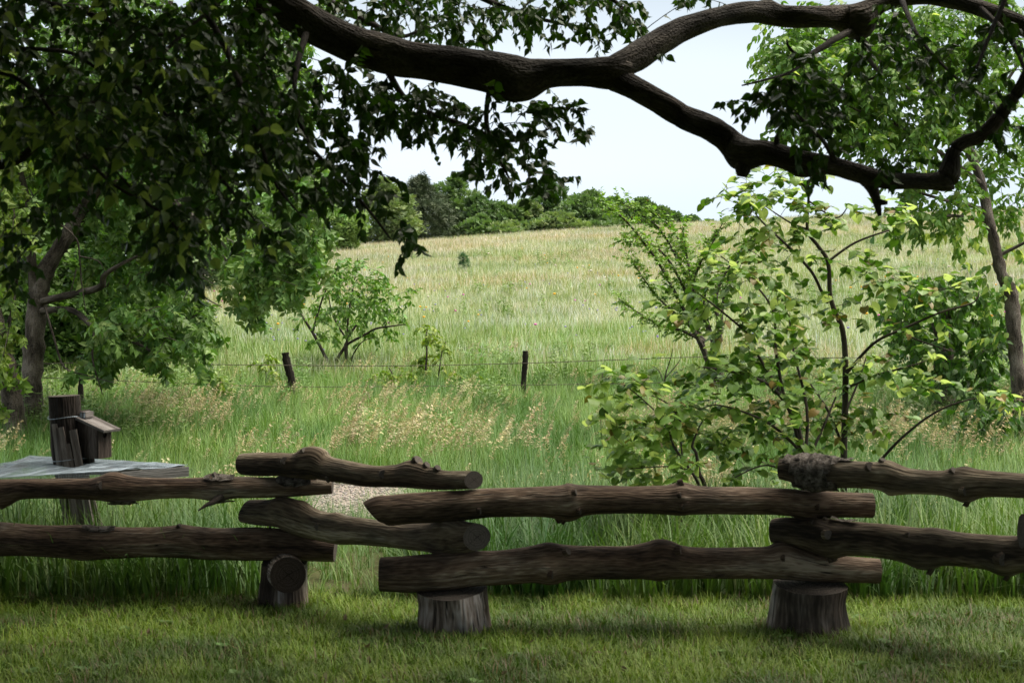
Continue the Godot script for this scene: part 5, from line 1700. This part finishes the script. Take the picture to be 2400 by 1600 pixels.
	m.box(Transform3D(Basis(Vector3(0, 0, 1), -slope), Vector3(x0 + L * 0.5 + 0.03, (rise + drop) * 0.5 + 0.002, 0)), Vector3(L + 0.085, 0.017, W + 0.035))
	part("roof_board", m.mesh(), M.roof_board, h)
	m = MB.new()
	m.box(Transform3D(Basis(), Vector3(x0 + 0.03, rise + 0.032, 0.01)), Vector3(0.044, 0.04, W * 0.6))
	part("hinge_block", m.mesh(), M.roof_board, h)
	m = MB.new()
	for s in [-0.012, 0.014]:
		m.box(Transform3D(Basis(), Vector3(x0 + 0.03 + s, rise + 0.03, 0.01 + W * 0.3 + 0.003)), Vector3(0.012, 0.03, 0.004))
	part("hinge", m.mesh(), M.galvanised, h)
	m = MB.new()
	m.box(Transform3D(Basis(), Vector3(x0 + 0.035, -0.035, 0)), Vector3(0.05, 0.066, 0.05))
	part("support_block", m.mesh(), M.old_post, h)
	# wire mesh laid over a board frame round the post
	var o := P(200, 1100, 8.1)
	var f := thing("wire_mesh_cover", "grey galvanised wire mesh stretched over a low board frame behind the upper left log", "wire mesh", o)
	var bl := P(70, 1069, 8.62)
	var rt := P(440, 1090, 8.12)
	var fr := P(275, 1104, 7.82)
	var lf := P(-110, 1127, 7.72)
	var plane := func(s: float, q: float) -> Vector3:
		var p: Vector3 = lf.lerp(fr, s).lerp(bl.lerp(rt, s), q)
		p.y += 0.022 * N2.get_noise_2d(s * 90.0, q * 40.0) * minf(1.0, 4.0 * minf(q, 1.0 - q) + 0.2) + 0.004
		return p
	m = MB.new()
	for k in 67:
		var q := k / 66.0
		var run := []
		var rr := []
		for i in 19:
			run.append(plane.call(i / 18.0, q))
			rr.append(0.0008)
		m.tube(run, rr, 3)
	for k in 131:
		var s := k / 130.0
		var run := []
		var rr := []
		for i in 9:
			run.append(plane.call(s, i / 8.0) + Vector3(0, 0.0015, 0))
			rr.append(0.0008)
		m.tube(run, rr, 3)
	# the edge of the mesh folded down in front
	for k in 6:
		m.tube([lf + Vector3(0, -0.011 * k, 0.003), fr + Vector3(0, -0.011 * k, 0.003)], [0.001, 0.001], 3)
	for k in 100:
		var p := lf.lerp(fr, k / 99.0)
		m.tube([p + Vector3(0, 0.002, 0.004), p + Vector3(0, -0.057, 0.004)], [0.001, 0.001], 3)
	var wm := part("wire_mesh", m.mesh(o), M.galvanised, f)
	wm.set_meta("kind", "stuff")
	var edge := func(a: Vector3, e: Vector3, hgt: float, mat: Material):
		var mb := MB.new()
		var x := (e - a).normalized()
		var z := x.cross(Vector3.UP).normalized()
		mb.box(Transform3D(Basis(x, z.cross(x), z), (a + e) * 0.5 + Vector3(0, -hgt * 0.5 - 0.004, 0)), Vector3(a.distance_to(e), hgt, 0.02))
		part("frame_board", mb.mesh(o), mat, f)
	edge.call(fr + Vector3(0.012, -0.004, -0.012), rt + Vector3(0.0, -0.004, 0), 0.055, M.grey_board)
	edge.call(bl, rt + Vector3(-0.03, 0, -0.02), 0.05, M.grey_board)
	edge.call(bl + Vector3(0, 0, 0.02), lf + Vector3(0, 0, -0.05), 0.05, M.grey_board)
	edge.call(P(110, 1090, 8.35), P(330, 1098, 8.0), 0.04, M.board)


# ---- the tree overhead -----------------------------------------------------------------------------------------------------
func limb(t: Plant, pts: Array, called: String, knots := [], sd := 51) -> void:
	var w := []
	var r := []
	for q in pts:
		w.append(P(q[0], q[1], q[2]))
		r.append(q[3] * q[2] / F)
	w = smooth_path(w, 6)
	r = smooth_num(r, 6)
	for e in w:
		t.nodes.append(e)
	var ks := []
	for k in knots:
		var best := 0
		for i in w.size():
			if absf(shown(w[i]).x - k[0]) < absf(shown(w[best]).x - k[0]):
				best = i
		ks.append([best, deg_to_rad(k[1]), k[2], k[3]])
	var m := ring_grid(w, r, 22, sd, 0.12, ks, 0.0, 0.0, 0.3)
	var c := m.add(w[-1], (w[-1] - w[-2]).normalized(), Vector2.ZERO, Color.WHITE)
	for j in 22:
		var a := (w.size() - 1) * 23 + j
		m.tri(a, c, a + 1)
	part(called, m.mesh(t.o), M.limb_bark, t.root)


func shade_tree() -> void:
	var t := Plant.new()
	t.o = Vector3(-4.4, 0, -4.9)
	t.root = thing("shade_tree", "big dark tree overhead whose forked limb spans the top of the photo", "tree", t.o)
	var tk := ring_grid(smooth_path([Vector3(-4.4, -0.1, -4.9), Vector3(-4.4, 0.5, -4.9), Vector3(-4.3, 1.8, -4.9), Vector3(-4.2, 3.1, -5.0), Vector3(-4.0, 4.6, -4.8), Vector3(-3.8, 6.5, -4.4)], 5), smooth_num([0.5, 0.38, 0.34, 0.33, 0.26, 0.14], 5), 26, 50, 0.15, [])
	part("trunk", tk.mesh(t.o), M.limb_bark, t.root)
	var q0 := shown(Vector3(-4.2, 2.7, -5.0))
	limb(t, [[q0.x, q0.y, 5.0, 130], [-600, -340, 5.2, 90], [0, -330, 5.6, 62], [330, -210, 5.8, 50], [480, -115, 5.9, 47], [560, -66, 6.0, 46], [650, 8, 6.0, 45], [716, 47, 6.0, 43], [800, 93, 6.0, 42], [870, 118, 6.0, 42], [938, 134, 6.0, 42], [1000, 146, 6.0, 42], [1075, 156, 6.0, 44], [1150, 168, 6.0, 46], [1205, 178, 6.0, 48], [1240, 180, 6.0, 43], [1282, 173, 6.0, 35], [1335, 169, 6.0, 33], [1385, 169, 6.0, 33], [1437, 170, 6.0, 38], [1480, 172, 6.0, 24]], "main_limb", [[1215, 170, 0.08, 0.03], [900, 100, 0.1, 0.01]], 51)
	limb(t, [[1400, 172, 6.0, 24], [1440, 160, 6.0, 31], [1490, 133, 6.1, 33], [1545, 98, 6.2, 31], [1600, 68, 6.3, 29], [1686, 40, 6.4, 23], [1755, 28, 6.5, 25], [1824, 36, 6.6, 26], [1910, 40, 6.6, 25], [1970, 38, 6.7, 27], [2010, 34, 6.7, 26], [2065, 10, 6.7, 20], [2130, -4, 6.7, 17], [2185, -6, 6.7, 16], [2260, 8, 6.6, 18], [2323, 28, 6.5, 20], [2400, 62, 6.4, 22], [2520, 130, 6.3, 20], [2640, 190, 6.2, 14]], "upper_limb", [[2008, 160, 0.07, 0.07], [1800, 0, 0.04, 0.02]], 52)
	limb(t, [[1410, 170, 6.0, 26], [1445, 184, 6.0, 30], [1489, 207, 5.95, 27], [1545, 238, 5.9, 27], [1600, 273, 5.9, 28], [1669, 302, 5.8, 29], [1715, 335, 5.8, 30], [1750, 355, 5.75, 31], [1806, 358, 5.7, 28], [1875, 380, 5.6, 29], [1944, 388, 5.6, 22], [2013, 406, 5.6, 23], [2082, 423, 5.5, 20], [2140, 424, 5.5, 19], [2185, 424, 5.5, 20], [2218, 418, 5.5, 24], [2228, 392, 5.5, 17], [2238, 352, 5.5, 16], [2262, 332, 5.5, 15], [2292, 322, 5.5, 16], [2330, 290, 5.5, 17], [2365, 244, 5.5, 16], [2400, 192, 5.5, 15], [2440, 90, 5.5, 14], [2460, -60, 5.6, 12]], "lower_limb", [[1742, 190, 0.06, 0.03], [1890, 180, 0.04, 0.012], [2226, 170, 0.05, 0.02]], 53)
	limb(t, [[1748, 362, 5.75, 26], [1744, 385, 5.74, 22], [1741, 403, 5.73, 16], [1739, 414, 5.73, 10]], "broken_stub", [], 54)
	limb(t, [[2024, 412, 5.6, 20], [2042, 435, 5.58, 15], [2052, 460, 5.56, 11], [2058, 485, 5.55, 8], [2063, 506, 5.55, 4]], "broken_stub", [], 55)
	limb(t, [[2050, 468, 5.56, 8], [2066, 474, 5.54, 7], [2081, 475, 5.53, 4]], "broken_stub", [], 56)
	limb(t, [[2000, 62, 6.68, 18], [2012, 80, 6.66, 12], [2016, 98, 6.64, 5]], "broken_stub", [], 57)
	# lesser branches: left part
	for q in [[[q0.x + 200, q0.y - 500, 4.6, 60], [-300, 420, 4.8, 16], [-40, 392, 5.0, 13], [50, 368, 5.0, 11], [110, 305, 5.0, 8], [180, 235, 5.1, 6.5], [260, 185, 5.2, 5.5], [370, 130, 5.4, 5], [460, 50, 5.5, 4], [560, -30, 5.6, 3.5]],
		[[-300, 60, 5.2, 14], [-30, 112, 5.0, 7], [90, 115, 5.0, 5.5], [180, 130, 5.1, 5], [260, 190, 5.2, 4], [330, 240, 5.3, 3]], [[-200, -50, 5.8, 12], [100, 6, 5.8, 8], [250, 45, 5.8, 6.5], [350, 78, 5.8, 5], [450, 85, 5.9, 3]], [[-300, 150, 4.4, 10], [-20, 165, 4.4, 5.5], [80, 215, 4.4, 5], [150, 300, 4.5, 4], [250, 380, 4.6, 2.5], [330, 470, 4.7, 2]],
		[[330, -210, 5.8, 14], [500, 60, 5.2, 8], [560, 190, 5.0, 8], [600, 300, 4.9, 6], [640, 420, 4.9, 4], [700, 500, 4.9, 2]], [[716, 80, 5.9, 9], [690, 200, 5.6, 6], [720, 330, 5.5, 6], [800, 420, 5.5, 4.5], [870, 500, 5.5, 3.5], [915, 560, 5.5, 2]], [[900, 150, 6.0, 10], [960, 240, 6.1, 6], [1080, 290, 6.2, 6], [1200, 330, 6.2, 4], [1290, 300, 6.2, 2.5]],
		[[1150, 190, 6.0, 7], [1140, 280, 6.1, 6], [1160, 350, 6.2, 4.5], [1200, 430, 6.2, 2]], [[600, -90, 6.2, 14], [780, 10, 6.6, 10], [860, 50, 6.7, 8], [940, 85, 6.8, 5], [1000, 60, 6.9, 3]], [[900, -150, 7.2, 16], [1100, -20, 7.0, 8], [1250, 40, 7.0, 5], [1400, 70, 7, 3]], [[1000, -160, 7.2, 14], [1300, -80, 7.0, 8], [1450, 10, 7, 5], [1500, 80, 7, 3]],
		[[150, 300, 4.5, 6], [250, 420, 4.4, 4], [380, 500, 4.3, 3.5], [430, 560, 4.3, 2]], [[260, 150, 5.2, 5], [420, 300, 5.1, 5], [520, 420, 5, 4], [600, 520, 4.9, 2.5]]]:
		stem(t, q, 7)
	# right part
	for q in [[[2000, 70, 6.66, 9], [1960, 90, 6.5, 8], [1920, 115, 6.4, 7], [1880, 135, 6.3, 5], [1850, 110, 6.25, 3.5], [1845, 92, 6.25, 2]], [[1920, 115, 6.4, 5], [1860, 165, 6.2, 4], [1800, 185, 6.0, 3], [1740, 200, 5.9, 2]], [[2016, 85, 6.66, 6], [2036, 110, 6.6, 6], [2045, 150, 6.5, 5], [2062, 170, 6.4, 4], [2040, 186, 6.4, 3], [2015, 188, 6.4, 2]],
		[[2060, 130, 6.5, 3.5], [2068, 165, 6.4, 2.5], [2060, 185, 6.4, 1.5]], [[1820, 345, 5.7, 9], [1822, 322, 5.65, 6], [1824, 312, 5.6, 3]], [[1960, 380, 5.6, 8], [1930, 330, 5.4, 5], [1880, 280, 5.2, 4], [1830, 220, 5.1, 3]], [[2100, -40, 6.9, 8], [2140, 60, 6.2, 5], [2180, 120, 6.0, 4], [2260, 200, 5.8, 3]], [[2300, 20, 6.5, 8], [2360, 80, 6.3, 7], [2390, 130, 6.2, 5], [2410, 190, 6.1, 4]], [[2400, -100, 6.0, 7], [2330, 60, 5.7, 5], [2290, 160, 5.5, 3]]]:
		stem(t, q, 7)
	for q in [[200, 130, 300, 150, 4.2, 7.0, 120], [520, 130, 170, 130, 4.6, 6.6, 66], [150, 320, 190, 90, 3.9, 6.2, 50], [430, 320, 220, 110, 4.3, 6.2, 84], [640, 280, 140, 110, 4.6, 6.2, 48], [300, 440, 150, 50, 4.0, 5.6, 18], [415, 560, 60, 90, 4.2, 5.0, 50], [560, 450, 130, 80, 4.4, 5.6, 28], [640, 560, 60, 40, 4.6, 5.4, 6],
		[730, 420, 100, 65, 5.0, 6.0, 20], [820, 400, 80, 65, 5.2, 6.0, 18], [870, 500, 60, 45, 5.2, 5.8, 10], [930, 560, 40, 30, 5.3, 5.7, 6], [30, 610, 30, 60, 4.6, 5.4, 7], [130, 500, 70, 50, 4.4, 5.6, 8], [790, 220, 120, 70, 5.4, 6.4, 34], [860, 310, 90, 70, 5.4, 6.4, 24],
		[960, 250, 110, 50, 5.7, 6.6, 26], [1060, 290, 110, 60, 5.8, 6.5, 26], [1180, 310, 110, 60, 5.8, 6.5, 24], [1290, 290, 60, 50, 5.9, 6.4, 12], [1190, 400, 110, 50, 5.9, 6.5, 22], [1260, 440, 60, 36, 6.0, 6.4, 10], [1100, 390, 50, 40, 5.9, 6.3, 7], [1350, 340, 36, 20, 6.0, 6.3, 3],
		[850, 40, 110, 50, 6.3, 7.2, 34], [1000, 50, 90, 50, 6.4, 7.2, 30], [1120, 70, 90, 50, 6.5, 7.2, 26], [1260, 40, 120, 40, 6.5, 7.2, 32], [1420, 30, 90, 36, 6.5, 7.2, 22], [1500, 70, 36, 30, 6.5, 7.0, 6], [1380, 100, 60, 20, 6.5, 7.0, 6], [1600, 10, 60, 12, 6.5, 7, 4], [1540, 165, 12, 14, 6.1, 6.3, 1],
		[1830, 210, 50, 50, 5.0, 5.5, 9], [1800, 260, 70, 40, 5.0, 5.6, 10], [1890, 300, 70, 46, 5.0, 5.7, 12], [1940, 240, 50, 40, 5.2, 6.0, 9], [1925, 390, 26, 40, 5.3, 5.6, 7], [2090, 370, 40, 30, 5.3, 5.7, 4], [1900, 150, 50, 30, 5.8, 6.4, 7], [2010, 180, 60, 40, 6.0, 6.6, 8],
		[2150, 100, 110, 60, 5.6, 6.8, 17], [2200, 180, 90, 50, 5.5, 6.4, 11], [2330, 120, 80, 80, 5.4, 6.4, 15], [2300, 250, 60, 50, 5.3, 6.0, 9], [2080, 110, 60, 30, 6.0, 6.8, 8], [2370, 320, 40, 60, 5.4, 6.0, 5]]:
		fill(t, q[0], q[1] - 14, q[2], q[3], q[4], q[5], int(q[6] * (1.7 if q[0] < 560 and q[1] < 420 else 1.0)), 0.12, 8, 0.051, 0.7, 0.5, 0.002, Color.WHITE, 0.35, 0.8)
	var lm := t.wood
	part("branches", lm.mesh(t.o), M.limb_bark, t.root)
	var w := [[0.0, 0.0], [0.08, 0.2], [0.25, 0.29], [0.45, 0.25], [0.65, 0.13], [0.82, 0.04], [1.0, 0.0]]
	var kinds := [leaf_mb(w, 0.25, 0.2, 0.12).mesh(), leaf_mb(w, 0.5, 0.35, 0.12).mesh(), leaf_mb(w, 0.1, -0.12, 0.12).mesh()]
	var thr := Color(0.38, 0.52, 0.09)
	var pal := [Color(0.042, 0.086, 0.017), Color(0.05, 0.1, 0.019), Color(0.036, 0.073, 0.017), Color(0.057, 0.108, 0.022), Color(0.045, 0.09, 0.018)]
	dress(t, kinds, pal, thr, 300, "leaf", "foliage", 0.45)
	# the rest of the crown, over and behind the camera
	var wood := MB.new()
	for k in 12:
		var a := k * 2.4
		var p := Vector3(-4.1, rf(3.6, 6.0), -4.8)
		var e := Vector3(-1.0, 0, -2.0) + Vector3(cos(a) * rf(3.5, 6.5), rf(5.5, 8.0), sin(a) * rf(4, 8))
		wood.tube(smooth_path([p, p.lerp(e, 0.4) + Vector3(0, 0.7, 0), e], 5), smooth_num([0.1, 0.06, 0.015], 5), 7)
	part("high_branches", wood.mesh(t.o), M.limb_bark, t.root)
	var one := leaf_mb([[0.0, 0.0], [0.25, 0.29], [0.6, 0.17], [1.0, 0.0]], 0.25, 0.2, 0.0)
	var sp := sprig_mb(one, 8, 0.35, 0.115, 0.3, 9).mesh()
	var xf: Array[Transform3D] = []
	var tint := PackedColorArray()
	while xf.size() < CROWN:
		var v := rv()
		if v.length() > 1.0:
			continue
		v = v.normalized() * pow(v.length(), 0.6)
		var p := Vector3(-1.2 + v.x * 7.2, 5.0 + v.y * (3.6 if v.y > 0.0 else 3.2), -1.8 + v.z * 8.6)
		if p.y < 1.9 or in_view(p, 120.0 + 1400.0 / maxf(0.5, -p.z)) or p.distance_to(Vector3(0, EYE, 0)) < 2.2 or (p.z > -9.5 and absf(p.x) < -p.z * 0.4 + 0.5 and p.y < 1.75 - 0.24 * p.z):
			continue
		if p.z < -6.5 and p.x > -1.2:
			continue
		xf.append(Transform3D(Basis(rv().normalized(), rf(0, TAU)), p - t.o))
		tint.append(jit(pal[R.randi() % pal.size()]))
	many("high_foliage", sp, leafy(Color.WHITE, thr, 0.5, true), t.root, xf, tint)


const CROWN := 60000
